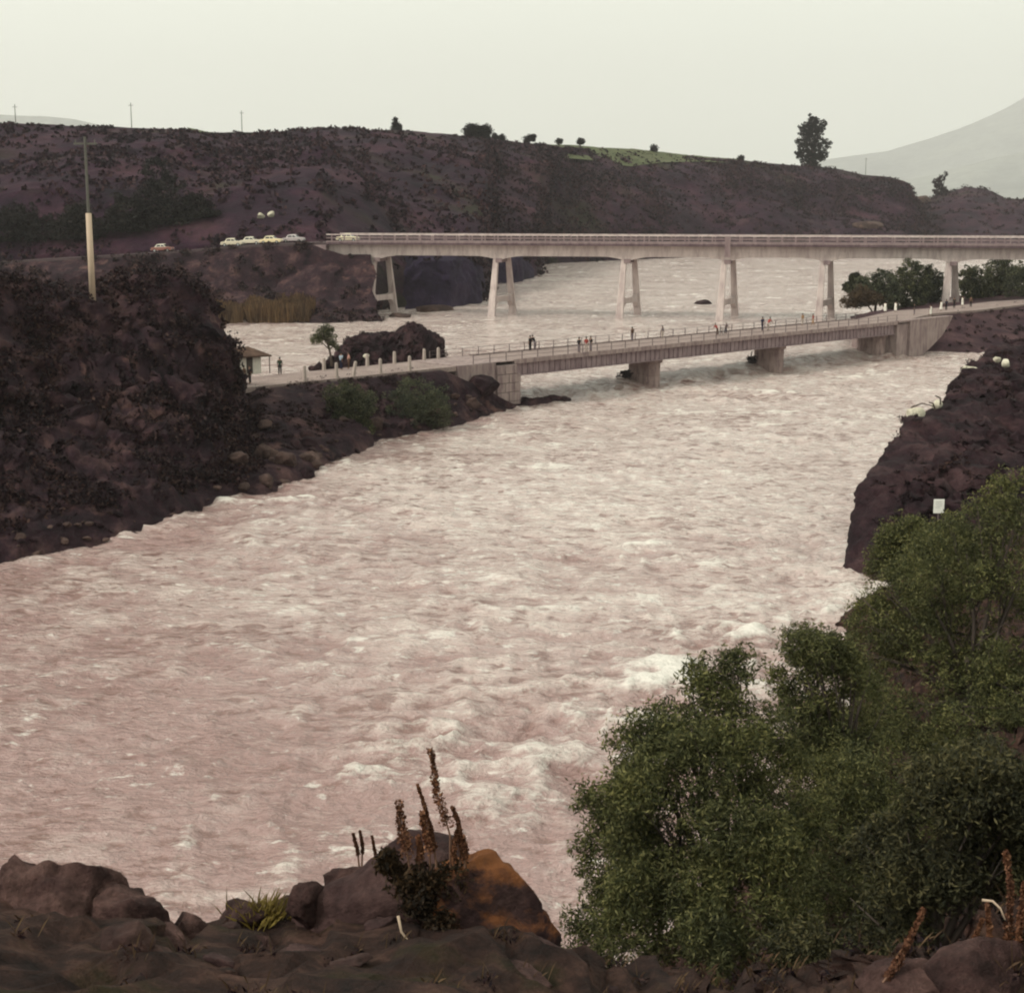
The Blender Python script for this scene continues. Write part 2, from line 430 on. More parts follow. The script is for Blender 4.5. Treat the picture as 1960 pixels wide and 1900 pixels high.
# ------------------------------------------------------------------ rocks
def ico(sub):
    import bmesh
    bm = bmesh.new(); bmesh.ops.create_icosphere(bm, subdivisions=sub, radius=1)
    v = np.array([x.co[:] for x in bm.verts]); f = np.array([[q.index for q in x.verts] for x in bm.faces]); bm.free()
    return v, f
ICO = {k: ico(k) for k in (2, 3, 4, 5, 6)}
def rock_mesh(size, seed, sub=4, cuts=12, rough=0.16, nsc=0.8):
    v, f = ICO[sub]; v = v.copy(); g = np.random.default_rng(seed)
    for k in range(cuts):
        n = g.normal(size=3); n /= np.linalg.norm(n); d = g.uniform(0.55, 0.92)
        q = v @ n; over = np.maximum(q - d, 0); v -= over[:, None] * n * 0.9
    nn = v / np.linalg.norm(v, axis=1, keepdims=True)
    v = v + nn * (fbm(v + seed * 3.7, nsc, 5, seed, 0.55) * rough)[:, None]
    v = v * np.array(size)
    return np_mesh('rock', v, f)
def rock(name, loc, size, seed, mat, label, sub=4, rz=0.0, group=None, cat='rock', cuts=12, rough=0.16, nsc=0.8, tilt=(0, 0)):
    o = link(name, rock_mesh(size, seed, sub, cuts, rough, nsc), mat, None, True, loc)
    o.rotation_euler = (tilt[0], tilt[1], rz)
    return tag(o, label, cat, group)

# ================================================================== LAND
# --- plain and far mountains
gm = MB(); gm.add([(-30000, -200, -4), (30000, -200, -4), (30000, 21000, -4), (-30000, 21000, -4)], [(0, 1, 2, 3)])
tag(gm.build('ground', M['ground']), kind='structure')

def ridge(name, pts, y, yfoot, seed, amp, nsc):
    crest = [D(u, v, y) for u, v in pts]
    foot = [np.array((p[0] * yfoot / y, yfoot, -4.6)) for p in crest]
    mid = [f * 0.45 + c * 0.55 + np.array((0, 0, -0.12 * c[2])) for f, c in zip(foot, crest)]
    back = [np.array((p[0] * 1.1, p[1] * 1.12, -4.6)) for p in crest]
    G = loft([foot, mid, crest, back], 150, 60, [amp * .4, amp, amp * .35, amp * .2], nsc, seed, 6, 0.5)
    return tag(grid_obj(name, G, M['mountain']), kind='structure')
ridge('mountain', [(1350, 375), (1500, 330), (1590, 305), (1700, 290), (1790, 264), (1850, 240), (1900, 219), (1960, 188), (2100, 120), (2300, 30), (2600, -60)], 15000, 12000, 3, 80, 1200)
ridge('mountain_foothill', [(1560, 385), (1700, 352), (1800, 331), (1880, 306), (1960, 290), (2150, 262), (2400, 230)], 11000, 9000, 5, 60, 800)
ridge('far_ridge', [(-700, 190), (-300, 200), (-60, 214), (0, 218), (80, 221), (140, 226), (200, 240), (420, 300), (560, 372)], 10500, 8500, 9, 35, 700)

# --- the hill behind the bridges
cols = [(-420, 240, 330, 9, 400), (-150, 237, 318, 9.5, 405), (0, 240, 311.5, 10.1, 410), (200, 244, 308.5, 11.6, 420), (350, 248, 306, 12.7, 430), (400, 259, 305, 13, 440),
        (500, 257, 304, 13.6, 470), (620, 248, 303.5, 13.7, 500), (690, 247, 305, 7, 510), (750, 248, 303, -1.5, 520), (870, 260, 316, -1.5, 550), (925, 265, 324, -1.5, 570),
        (940, 267, 400, -1.5, 580), (1025, 276, 430, -1.5, 600), (1040, 278, 515, -1.5, 610), (1100, 284, 530, -1.5, 640), (1250, 294, 560, -1.5, 700), (1400, 305, 600, -1.5, 740),
        (1520, 317, 640, -1.5, 770), (1600, 324, 670, -1.5, 790), (1650, 336, 680, -1.5, 790), (1700, 341, 690, -1.5, 780), (1735, 352, 695, -1.5, 770), (1752, 392, 700, -1.5, 765), (1775, 420, 705, -1.5, 760)]
foot, low, mid, crest, back, rear = [], [], [], [], [], []
for u, v, yf, zf, yc in cols:
    c = D(u, v, yc); k = (u - 980) / FPX / CT
    f = np.array((k * yf * 0.995, yf, zf))
    foot.append(f); crest.append(c)
    up = 0.42 if zf > 0 else (0.36 if u < 1000 else 0.28)
    l = f + (c - f) * np.array((0.16, 0.16, 0)); l[2] = zf + (c[2] - zf) * up
    if 700 < u < 1030: l[2] = max(l[2], 13.5)
    m_ = f + (c - f) * np.array((0.55, 0.55, 0)); m_[2] = zf + (c[2] - zf) * 0.74
    low.append(l); mid.append(m_)
    back.append(c + np.array((c[0] * 0.12, 90, 1.0)))
    rear.append(c + np.array((c[0] * 0.3, 260, -c[2] - 3)))
root_ = [f - np.array((0, 0.5, 9.0)) for f in foot]
HILL = loft([root_, foot, low, mid, crest, back], 360, 190, [0.3, 0.6, 2.6, 3.4, 0.7, 0.6], 30, 11, 7, 0.52, 0.25)
tag(grid_obj('hill', HILL, M['hill']), kind='structure')
tag(grid_obj('hill_back', loft([back, rear], 60, 10, [0.5, 0.5], 30, 12), M['hill']), kind='structure')
# green pasture on the hilltop
def hill_at(u, y):
    k = (u - 980) / FPX / CT
    d = (HILL[..., 0] - k * y) ** 2 + (HILL[..., 1] - y) ** 2
    return HILL.reshape(-1, 3)[np.argmin(d.ravel())]
_hf = HILL.reshape(-1, 3)
_hd = _hf[:, 1] * CT + (HC - _hf[:, 2]) * ST
_hu = 980 + FPX * _hf[:, 0] / _hd; _hv = 950 - FPX * ((_hf[:, 2] - HC) * CT + _hf[:, 1] * ST) / _hd
def hill_px(u, v):                           # the hill surface seen at a photo point
    return _hf[np.argmin((_hu - u) ** 2 + (_hv - v) ** 2 + 0.002 * (_hf[:, 1] - 300) ** 2)]
def skyline(u):                              # the hill point on the skyline above column u, and its image height
    k = np.where(np.abs(_hu - u) < 5)[0]; i = k[np.argmin(_hv[k])]
    return _hf[i], _hv[i]
def pasture(us):
    a = []; b = []; c = []
    for u, y0, y1 in us:
        a.append(hill_at(u, y0) + (0, 0, 0.5)); b.append(hill_at(u, (y0 + y1) / 2) + (0, 0, 1.1)); c.append(hill_at(u, y1) + (0, 0, 0.9))
    return a, b, c
G = loft(list(pasture([(1030, 612, 660), (1080, 612, 680), (1130, 625, 690), (1200, 650, 720), (1260, 680, 740), (1330, 712, 760), (1400, 735, 790)])), 60, 14, [0.1, 0.5, 0.2], 20, 71, 4)
tag(grid_obj('pasture', G, M['meadow']), kind='structure')
G = loft(list(pasture([(385, 428, 480), (420, 435, 500), (460, 450, 500), (520, 466, 520)])), 40, 12, [0.1, 0.4, 0.2], 20, 72, 4)
tag(grid_obj('pasture', G, M['meadow']), kind='structure')
# low hill beyond its right end
cols = [(1690, 420, 800), (1745, 396, 850), (1775, 386, 880), (1800, 372, 900), (1850, 358, 900), (1890, 364, 900), (1925, 380, 900), (1960, 384, 900), (2080, 380, 900), (2300, 385, 880)]
crest = [D(u, v, y) for u, v, y in cols]
foot = [np.array((c[0] * 700 / c[1], 700, -1.5)) for c in crest]
mid = [(f + c) / 2 + np.array((0, 0, 3)) for f, c in zip(foot, crest)]
back = [c + np.array((0, 160, -c[2] - 5)) for c in crest]
HILL2 = loft([foot, mid, crest, back], 150, 80, [0.5, 4, 1.5, 3], 30, 13, 6, 0.55, 0.25)
tag(grid_obj('hill', HILL2, M['hill']), kind='structure')
# knoll in front of the right-hand slope
cols = [(1290, 446, 640), (1340, 412, 640), (1400, 384, 645), (1440, 378, 645), (1490, 386, 650), (1560, 412, 655), (1640, 418, 660), (1690, 425, 665), (1740, 446, 665)]
crest = [D(u, v, y) for u, v, y in cols]
foot = [np.array((c[0] * 575 / c[1], 590, -1.5)) for c in crest]
mid = [f * 0.45 + c * 0.55 + np.array((0, 0, 2)) for f, c in zip(foot, crest)]
back = [c + np.array((0, 40, -6)) for c in crest]
KNOLL = loft([foot, mid, crest, back], 120, 50, [0.5, 2, 0.8, 2], 18, 14, 6, 0.55, 0.2)
tag(grid_obj('knoll', KNOLL, M['hill']), kind='structure')

# --- slope under the far road, down to the backwater
def froad(x):                                # centre line of the upper road (x <= -33): y and height
    return 297 - 0.16 * (x + 33), 14.1 + 0.062 * (x + 33) * (0.35 + 0.65 * min(1, (-33 - x) / 30))
cx = [-170, -130, -100, -80, -66, -54, -44, -37, -31, -26]
top, topb, mid, toe, shore = [], [], [], [], []
for x in cx:
    y, z = froad(min(x, -33)); zz = z if x < -34 else max(9.0, z - 2.0)
    topb.append((x, y + 9, zz - 0.35)); top.append((x, y - 4.6, zz - 0.35))
    mid.append((x + 0.5, y - 10, zz * 0.58 + 0.5)); toe.append((x + 2, y - 18, 2.2)); shore.append((x + 6, y - 40 + (12 if x > -36 else 0), -1.2))
SLOPE = loft([shore, toe, mid, top, topb], 210, 90, [0.25, 0.6, 2.0, 0.15, 0.1], 9, 21, 6, 0.55, 0.3)
tag(grid_obj('river_slope', SLOPE, M['bluff']), kind='structure')
# rock headland beyond the first pier
H1 = loft([[D(772, 610, 304), D(795, 603, 306), D(860, 598, 309), D(905, 592, 318), D(921, 590, 323), D(924, 560, 345)],
           [D(772, 575, 306), D(795, 560, 307), D(860, 550, 311), D(905, 545, 319), D(919, 552, 324), D(922, 540, 346)],
           [D(768, 520, 308), D(790, 505, 309), D(860, 498, 314), D(900, 500, 322), D(912, 515, 328), D(915, 520, 348)],
           [D(760, 470, 314), D(790, 470, 318), D(860, 470, 326), D(890, 475, 335), D(900, 490, 340), D(905, 505, 360)]], 110, 60, [0.5, 1.2, 1.2, 1.0], 7, 23, 6, 0.55, 0.4)
tag(grid_obj('cliff', H1, M['cliff']), kind='structure')
H2 = loft([[D(925, 556, 395), D(985, 546, 402), D(1020, 539, 428), D(1030, 533, 440)], [D(925, 520, 397), D(985, 510, 405), D(1014, 518, 430), D(1026, 528, 445)],
           [D(925, 490, 402), D(985, 488, 410), D(1008, 496, 438), D(1020, 520, 460)], [D(925, 470, 420), D(985, 470, 425), D(1000, 485, 455), D(1010, 515, 480)]], 80, 40, [0.5, 1.2, 1.0, 0.8], 7, 24, 6, 0.55, 0.4)
tag(grid_obj('cliff', H2, M['cliff']), kind='structure')

# --- near left bank: bluff, rubble slope and the causeway of the low road
RA = np.array((0.3, 167.8)); RDIR = np.array((0.7101, 0.7041)); RPER = np.array((-0.7041, 0.7101))
def rl(s, t, z=5.0):                         # low road frame: along, across, height
    p = RA + RDIR * s + RPER * t
    return np.array((p[0], p[1], z))
def s_at(u, t, z=5.0):                       # where the sight line of column u meets the line at offset t
    lo, hi = -60.0, 160.0
    for _ in range(50):
        m = (lo + hi) / 2; p = rl(m, t, z)
        dep = p[1] * CT - (z - HC) * ST
        uu = 980 + FPX * p[0] / dep
        if uu < u: lo = m
        else: hi = m
    return lo
bl = [  # u, shore v, terrace (v,y-add), mid cliff (v,y), crest (v,y)
    (-420, 1210, (1120, 4), (820, 96), (560, 104)),
    (-200, 1150, (1075, 4), (780, 104), (545, 112)),
    (-60, 1116, (1050, 4), (770, 110), (535, 119)),
    (0, 1098, (1035, 4), (765, 112), (545, 122)),
    (90, 1082, (1015, 4.5), (770, 115), (556, 125)),
    (176, 1063, (1000, 5), (780, 117), (556, 128)),
    (250, 1044, (980, 5), (780, 119), (540, 130)),
    (310, 1026, (962, 5.5), (780, 121), (532, 131)),
    (370, 1003, (945, 5.5), (790, 123), (545, 132)),
    (405, 990, (930, 5.5), (800, 124), (572, 132)),
    (425, 982, (925, 5.5), (810, 125), (640, 132)),
    (445, 976, (915, 5.5), (830, 127), (735, 132)),
    (472, 964, (905, 6), (868, 128), (835, 133)),
]
r0, r1, r2, r3, r4, r5 = [], [], [], [], [], []
A_ = []
for u, vs, (vt, ya), (vm, ym), (vc, yc) in bl:
    s0 = W(u, vs, -0.8); s1 = W(u, vs, 0); t_ = D(u, vt, s1[1] + ya); m_ = D(u, vm, ym); c_ = D(u, vc, yc)
    r0.append(s0 - np.array((0, 2, 0))); r1.append(t_); r2.append(m_); r3.append(c_); r4.append(c_ + np.array((-2, 7, -0.4))); r5.append(np.array((c_[0] - 4, yc + 18, 4.0)))
    A_.append((0.35, 0.5, 2.0, 0.8, 1.5, 0.3))
for u, vs in ((500, 952), (545, 932), (590, 912), (640, 888), (700, 862), (714, 849), (780, 836), (850, 820), (920, 800), (975, 786), (1022, 775), (1052, 770)):
    s1 = W(u, vs, 0); s = min(s_at(u, -0.6, 4.8), -0.3); e = rl(s, -0.6, 4.75)
    inner = np.array((s1[0] * 0.4 + e[0] * 0.6, s1[1] * 0.4 + e[1] * 0.6, 2.2)); q = np.array((s1[0] * 0.85 + e[0] * 0.15, s1[1] * 0.85 + e[1] * 0.15, 0.9))
    if u > 900: inner[2] = 1.3 if u < 950 else 0.5; q[2] = 0.4; e = rl(min(s, -3.4) if u < 950 else -1.0, -0.9, 2.6 if u < 950 else 0.5)
    far = rl(min(s, -0.5), 7.6, 4.75) if u <= 950 else rl(-0.3, 7.0, 0.6); bk = rl(min(s, -0.5), 13.5, -1.2)
    r0.append(s1 + np.array((0.6, -1.0, -0.9))); r1.append(q); r2.append(inner); r3.append(e); r4.append(far); r5.append(bk)
    A_.append((0.3, 0.4, 0.6, 0.06, 0.05, 0.3))
A_ = np.array(A_).T
BANK = loft([r0, r1, r2, r3, r4, r5], 460, 190, A_ * 1.15, 4.5, 31, 7, 0.64, 0.35, rounded=False)
tag(grid_obj('left_bank', BANK, M['bluff']), kind='structure')

# --- right bank with the far end of the low road
rb = [[(54, 227, -1), (54.8, 226.0, 4.6), (49.5, 231, 4.6), (51.5, 242, 2.0), (54, 262, -1)],
      [(60.5, 226.5, -1), (63.4, 238.2, 4.75), (58, 243.5, 4.75), (60, 262, 3.4), (62, 300, -1)],
      [(66, 224.5, -1), (71.5, 244.4, 4.75), (67, 250.5, 4.75), (72, 275, 3.8), (84, 345, -1)],
      [(75, 222, -1), (85, 260, 4.75), (81, 266.5, 4.75), (92, 300, 4.0), (125, 410, -1)],
      [(110, 215, -1), (125, 290, 4.8), (121, 297, 4.8), (140, 340, 5), (220, 470, -1)],
      [(200, 210, -1), (230, 340, 4.8), (227, 347, 4.8), (240, 400, 6), (340, 520, -1)]]
RB = loft([[np.array(c[i], float) for c in rb] for i in range(5)], 160, 110, [0.4, 0.08, 0.08, 0.5, 0.4], 6, 41, 6, 0.55, 0.3, rounded=False)
tag(grid_obj('right_bank', RB, M['earthbank']), kind='structure')

# --- roads
def strip(name, pts, width_dir, thick, mat):
    a = [np.array(p, float) for p in pts]
    mb = MB()
    n = len(a); v = []
    for p, w in zip(a, width_dir):
        w = np.array(w, float); v += [p, p + w, p + w - (0, 0, thick), p - (0, 0, thick)]
    f = [(0, 1, 2, 3)[::-1], tuple(4 * (n - 1) + k for k in (0, 1, 2, 3))]
    for i in range(n - 1):
        for k in range(4):
            f.append((4 * i + k, 4 * i + (k + 1) % 4, 4 * i + 4 + (k + 1) % 4, 4 * i + 4 + k))
    mb.add(v, f)
    return tag(mb.build(name, mat), kind='structure')
pw = tuple(RPER * 7.0) + (0,)
strip('low_road', [rl(s, 0.0, 5.0 + 0.0 * s) for s in np.linspace(-44, -6.4, 24)], [pw] * 24, 0.5, M['road'])
strip('low_road', [rl(76.0, 0.0, 5.0), (63.4, 238.0, 5.0), (71.5, 244.2, 5.0), (85, 259.8, 5.0), (125, 289.6, 5.0), (230, 339, 5.0)],
      [pw, (-4.9, 5.0, 0), (-4.6, 5.6, 0), (-4.3, 6.0, 0), (-3.6, 6.6, 0), (-3, 7, 0)], 0.5, M['road'])
xs = np.linspace(-170, -33.2, 30)
strip('upper_road', [(x, froad(x)[0] - 4.2, froad(x)[1]) for x in xs], [(0.0, 8.4, 0)] * 30, 0.45, M['asphalt'])

# --- sand bar of the backwater
SB = loft([[(-62, 246, -.5), (-46, 254, -.4), (-33, 260, -.5), (-27, 272, -.5)], [(-62, 256, 0.7), (-46, 262, 0.6), (-35, 268, 0.5), (-28, 280, 0.3)],
           [(-62, 268, 1.5), (-46, 272, 1.6), (-36, 277, 1.4), (-29, 288, 0.6)], [(-62, 284, 2.6), (-46, 282, 2.6), (-37, 285, 2.2), (-29, 294, -.4)]], 90, 40, [.1, .3, .3, .3], 5, 55, 5)
tag(grid_obj('sand_bar', SB, M['sand']), kind='structure')

# --- foreground bank below the camera
fb = [[(-22, -5, 21.5), (-17, 4, 20), D(-520, 1640, 12), (-14, 20, 11), (-22, 30, 4), (-26, 36, -1)],
      [(-13, -5, 21), (-9, 4, 19.3), D(-200, 1690, 12.5), (-8.5, 19, 9), (-13, 29, 3), (-15, 35, -1)],
      [(-6, -5, 20.5), (-4, 4, 19.0), D(0, 1735, 12.3), (-5.6, 18.5, 9.2), (-8.5, 28, 3), (-10, 34, -1)],
      [(-2.5, -5, 20.4), (-1.8, 4, 18.8), D(300, 1782, 12.2), (-3.4, 18, 9.2), (-5, 28, 3), (-5.5, 35, -1)],
      [(-1.5, -5, 20.4), (-1.2, 4, 18.7), D(450, 1772, 12.3), (-2.6, 18, 9.2), (-4, 28, 3), (-4, 35, -1)],
      [(0, -5, 20.4), (-.2, 4, 18.6), D(850, 1770, 12.1), (-.5, 17.5, 9.2), (-.5, 27, 3), (-.3, 37, -1)],
      [(1.5, -5, 20.4), (1, 4, 18.5), D(1120, 1880, 11.5), (1.2, 17.5, 9.5), (3, 29, 4), (3, 44, -1)],
      [(2.5, -5, 20.5), (2, 4, 18.6), D(1330, 1915, 11.2), (3, 18, 9.6), (7, 32, 4.2), (6, 50, -1)],
      [(4, -5, 20.6), (3.2, 4, 18.8), D(1620, 1905, 10.2), (6, 19, 8.5), (13, 44, 3.5), (13.5, 64, -1)],
      [(6, -5, 20.8), (4.2, 4, 19.2), D(1800, 1835, 9.4), (9, 20, 8), (18.8, 70, 4.6), (17, 81, -1)],
      [(9, -5, 21), (6, 4, 19.8), D(2010, 1740, 9.2), (13, 22, 8), (23, 74, 5.5), (19.5, 87, -1)],
      [(16, -5, 22), (12, 5, 20.8), D(2400, 1560, 10), (24, 28, 10), (34, 80, 9), (30, 100, -1)]]
FB = loft([[np.array(c[i], float) for c in fb] for i in range(6)], 280, 180, [0.03, 0.12, 0.24, 0.5, 0.7, 0.6], 1.1, 61, 7, 0.62, 0.6, rounded=False)
tag(grid_obj('foreground_bank', FB, M['fore']), kind='structure')

# ================================================================== WATER
NA, NR = 460, 620
az = np.tan(np.linspace(R(-27), R(31), NA)); yy = 31 * (950 / 31) ** np.linspace(0, 1, NR)
X = (az[None, :] * yy[:, None]).ravel(); Y = np.repeat(yy, NA); Z0 = np.zeros_like(X)
P2 = np.stack([X, Y, Z0], 1)
sl = (X - RA[0]) * RDIR[0] + (Y - RA[1]) * RDIR[1]; tl = (X - RA[0]) * RPER[0] + (Y - RA[1]) * RPER[1]
warp = np.stack([fbm(P2, 9, 3, 201), fbm(P2, 9, 3, 202), Z0], 1)
Pw = P2 + warp * 1.6
def seg_dist(poly):
    d = np.full(len(X), 1e9)
    for (ax, ay), (bx, by) in zip(poly[:-1], poly[1:]):
        t = np.clip(((X - ax) * (bx - ax) + (Y - ay) * (by - ay)) / ((bx - ax) ** 2 + (by - ay) ** 2), 0, 1)
        d = np.minimum(d, np.hypot(X - ax - t * (bx - ax), Y - ay - t * (by - ay)))
    return d
sh = [tuple(W(u, v)[:2]) for u, v in ((1700, 1105), (1600, 1165), (1450, 1210), (1300, 1265), (1150, 1340), (1000, 1400), (850, 1450), (720, 1500))]
shear = np.exp(-(seg_dist(sh) / 3.2) ** 2)
shear2 = np.exp(-(seg_dist([tuple(W(u, v)[:2]) for u, v in ((1250, 1400), (1080, 1480), (960, 1560), (800, 1640))]) / 2.5) ** 2)
weir = np.exp(-((tl - 1.6 + 1.6 * warp[:, 0]) / 2.4) ** 2) * (sl > -2) * (sl < 85)
wake = np.zeros_like(X)
for s in (25.2, 50.2, 75.2):
    wake += np.exp(-((sl - s + 0.25 * (-2.5 - tl).clip(0) + 1.2 * warp[:, 1]) / (1.6 + 0.06 * (-tl).clip(0))) ** 2) * (tl < 2) * np.exp(tl.clip(None, 0) / 14)
Pf = Pw * (0.72, 1.0, 1)
n_big = fbm(Pw, 11, 3, 210); n1 = fbm(Pf, 3.0, 4, 211, 0.5); n2 = fbm(Pf, 1.1, 3, 212, 0.55); n3 = fbm(Pf + warp * 0.5, 2.3, 3, 214, 0.5, True); n4 = fbm(Pf, 0.9, 2, 217, 0.5, True)
calm = np.clip((0.5 - fbm(P2, 20, 2, 213)) * 1.5, 0.45, 1.2)
upst = np.clip(tl / 14, 0, 1)
turb = np.clip(shear + 0.8 * shear2, 0, 1.2)
h = (0.18 * n_big + 0.22 * calm * n1 + 0.24 * calm * n3 + 0.07 * n2 + 0.10 * n4) * (1 - 0.5 * upst) + 0.17 * turb * (n1 + 1.1 * n3 + 0.6 * n4)
chop = 0.55 * n3 + 0.55 * n1 + 0.3 * n4      # where a crest stands
h += 0.95 / (1 + np.exp(-(tl - 3.4 + 1.3 * warp[:, 0]) / 0.8)) * np.clip((Y - 150) / 15, 0, 1) + 0.5 * weir * (n1 + 0.5 * n2) + 0.4 * wake * (n1 + n2 - 0.1)
Pm = np.stack([X, Y, h], 1)
idx = np.arange(NA * NR).reshape(NR, NA)
fq = np.stack([idx[:-1, :-1], idx[:-1, 1:], idx[1:, 1:], idx[1:, :-1]], -1).reshape(-1, 4)
me = np_mesh('river', Pm, fq)
patch = np.clip(fbm(P2, 9, 4, 215, 0.6) * 1.8 + 0.30 + 0.35 * np.clip((tl + 55) / 50, 0, 1) * (tl < 0), 0, 1)
fleck = np.clip((chop - 0.42) * 3.0, 0, 1)
foam = np.clip(0.60 * fleck * patch * (1 - 0.35 * upst) + 0.32 * turb * np.clip((chop - 0.20) * 2.4, 0, 1) - 0.6 * weir, 0, 1)
at = me.attributes.new('foam', 'FLOAT', 'POINT'); at.data.foreach_set('value', foam.astype(np.float32))
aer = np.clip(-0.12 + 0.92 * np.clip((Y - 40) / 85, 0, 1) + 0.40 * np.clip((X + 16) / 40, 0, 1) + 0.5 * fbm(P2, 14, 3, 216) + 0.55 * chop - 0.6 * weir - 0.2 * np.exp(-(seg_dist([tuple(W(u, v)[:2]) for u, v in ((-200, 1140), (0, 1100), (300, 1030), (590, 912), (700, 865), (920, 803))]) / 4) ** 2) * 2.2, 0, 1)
at = me.attributes.new('aer', 'FLOAT', 'POINT'); at.data.foreach_set('value', aer.astype(np.float32))
m, t, b = mat_new('muddy_flood_water')
def math_(op, x, y, z=None):
    n = t.nodes.new('ShaderNodeMath'); n.operation = op
    for k, q in enumerate((x, y) if z is None else (x, y, z)):
        if isinstance(q, (int, float)): n.inputs[k].default_value = q
        else: t.links.new(q, n.inputs[k])
    return n.outputs[0]
pos = world_pos(t)
mp = t.nodes.new('ShaderNodeMapping'); mp.inputs['Scale'].default_value = (0.70, 1.0, 1.0); mp.inputs['Rotation'].default_value = (0, 0, R(8))
t.links.new(pos, mp.inputs['Vector']); ps = mp.outputs[0]
fa = t.nodes.new('ShaderNodeAttribute'); fa.attribute_name = 'foam'
aa = t.nodes.new('ShaderNodeAttribute'); aa.attribute_name = 'aer'
n_c = nz(t, 0.06, 5, 0.6, pos, 0.6); n_s = nz(t, 1.15, 5, 0.62, ps, 0.1); n_f = nz(t, 2.6, 6, 0.65, ps, 0.1); n_a = nz(t, 0.5, 9, 0.72, ps, 0.1)
off = t.nodes.new('ShaderNodeVectorMath'); off.inputs[1].default_value = (31.7, 11.3, 5.1); t.links.new(ps, off.inputs[0]); n_w = nz(t, 1.4, 5, 0.66, off.outputs[0], 0.15)
mud = ramp(t, n_c, [(0.35, (0.30, 0.183, 0.168)), (0.6, (0.355, 0.232, 0.216))])
mud = mixc(t, 0.0, mud, (0.17, 0.082, 0.068))
# silt-laden water whitened by air; paler with distance to paint in sky reflection
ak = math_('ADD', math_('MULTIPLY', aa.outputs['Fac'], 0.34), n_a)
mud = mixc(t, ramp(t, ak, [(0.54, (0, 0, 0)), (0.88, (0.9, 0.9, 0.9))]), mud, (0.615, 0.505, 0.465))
n_l = nz(t, 0.11, 4, 0.6, ps, 0.3)
dash = math_('MULTIPLY_ADD', math_('SUBTRACT', n_l, 0.5), 0.42, n_s)
mud = mixc(t, ramp(t, dash, [(0.37, (0.85, 0.85, 0.85)), (0.46, (0, 0, 0))]), mud, (0.225, 0.125, 0.108))
wf = math_('MULTIPLY_ADD', math_('SUBTRACT', n_l, 0.5), 0.30, n_w)
wf = math_('ADD', wf, math_('MULTIPLY', aa.outputs['Fac'], 0.07))
mud = mixc(t, ramp(t, wf, [(0.62, (0, 0, 0)), (0.71, (0.75, 0.75, 0.75))]), mud, (0.74, 0.68, 0.63))
fk0 = math_('MULTIPLY_ADD', fa.outputs['Fac'], 0.85, math_('SUBTRACT', n_f, 0.42))
fk = ramp(t, fk0, [(0.16, (0, 0, 0)), (0.62, (0.95, 0.95, 0.95))])
col = mixc(t, fk, mud, (0.76, 0.72, 0.66))
t.links.new(col, b.inputs['Base Color'])
rr = t.nodes.new('ShaderNodeMapRange'); rr.inputs[3].default_value = 0.12; rr.inputs[4].default_value = 0.7
t.links.new(fk, rr.inputs[0]); t.links.new(rr.outputs[0], b.inputs['Roughness'])
b.inputs['IOR'].default_value = 1.42; b.inputs['Specular IOR Level'].default_value = 0.62
hs_ = math_('MULTIPLY_ADD', n_f, 0.35, n_s)
bump(t, b, hs_, 0.9, 0.7)
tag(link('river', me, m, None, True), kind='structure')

# ================================================================== THE HIGH ROAD BRIDGE
BO = np.array((-24.0, 295.6)); BAX = math.atan2(-0.186, 0.983)
hb = empty('road_bridge', (BO[0], BO[1], 0), BAX)
tag(hb, 'long pale concrete road bridge on tall A-shaped piers across the upper river', 'bridge')
bents = [-0.3, 22.6, 46.0, 63.8, 81.0, 102.4]
S0, S1 = -9.5, 150.0
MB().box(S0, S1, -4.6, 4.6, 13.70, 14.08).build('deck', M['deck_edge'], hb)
MB().box(S0, S1, -3.4, 3.4, 14.085, 14.12).build('road_surface', M['asphalt'], hb)
for sgn in (-1, 1):
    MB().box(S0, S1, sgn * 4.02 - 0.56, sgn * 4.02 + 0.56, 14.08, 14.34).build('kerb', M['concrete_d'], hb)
# haunched girders
def soffit(s):
    d = min(abs(s - q) for q in bents + [S0 - 3])
    return 11.75 - 0.75 * max(0, 1 - d / 4.2) ** 1.6
ss = np.arange(S0, S1 + 0.1, 0.7)
for y0 in (-3.1, 2.2):
    v = []; f = []
    for s in ss:
        z = soffit(s); v += [(s, y0, z), (s, y0 + 0.9, z), (s, y0 + 0.9, 13.697), (s, y0, 13.697)]
    n = len(ss)
    for i in range(n - 1):
        for k in range(4): f.append((4 * i + k, 4 * i + 4 + k, 4 * i + 4 + (k + 1) % 4, 4 * i + (k + 1) % 4))
    f += [(0, 1, 2, 3), tuple(4 * n - 4 + k for k in (3, 2, 1, 0))]
    MB().add(v, f).build('girder', M['concrete'], hb)
for q in np.arange(S0 + 4, S1, 8.0):
    MB().box(q - 0.2, q + 0.2, -2.2, 2.2, 12.2, 13.695).build('cross_beam', M['concrete_d'], hb)
for q in (63.8,):
    MB().box(q - 0.5, q + 0.5, -4.75, -4.605, 11.9, 15.5).build('joint_pilaster', M['concrete_d'], hb)
for sgn in (-1, 1):                          # parapet railings: posts and two rails each
    mb = MB()
    for s in np.arange(S0 + 1, S1, 2.4): mb.box(s - 0.11, s + 0.11, sgn * 4.3 - 0.1, sgn * 4.3 + 0.1, 14.34, 15.40)
    mb.box(S0, S1, sgn * 4.3 - 0.07, sgn * 4.3 + 0.07, 14.80, 14.96)
    rl_ = mb.build('railing', M['concrete_d'], hb)
    MB().box(S0, S1, sgn * 4.3 - 0.15, sgn * 4.3 + 0.15, 15.40, 15.60).build('top_rail', M['concrete'], rl_)
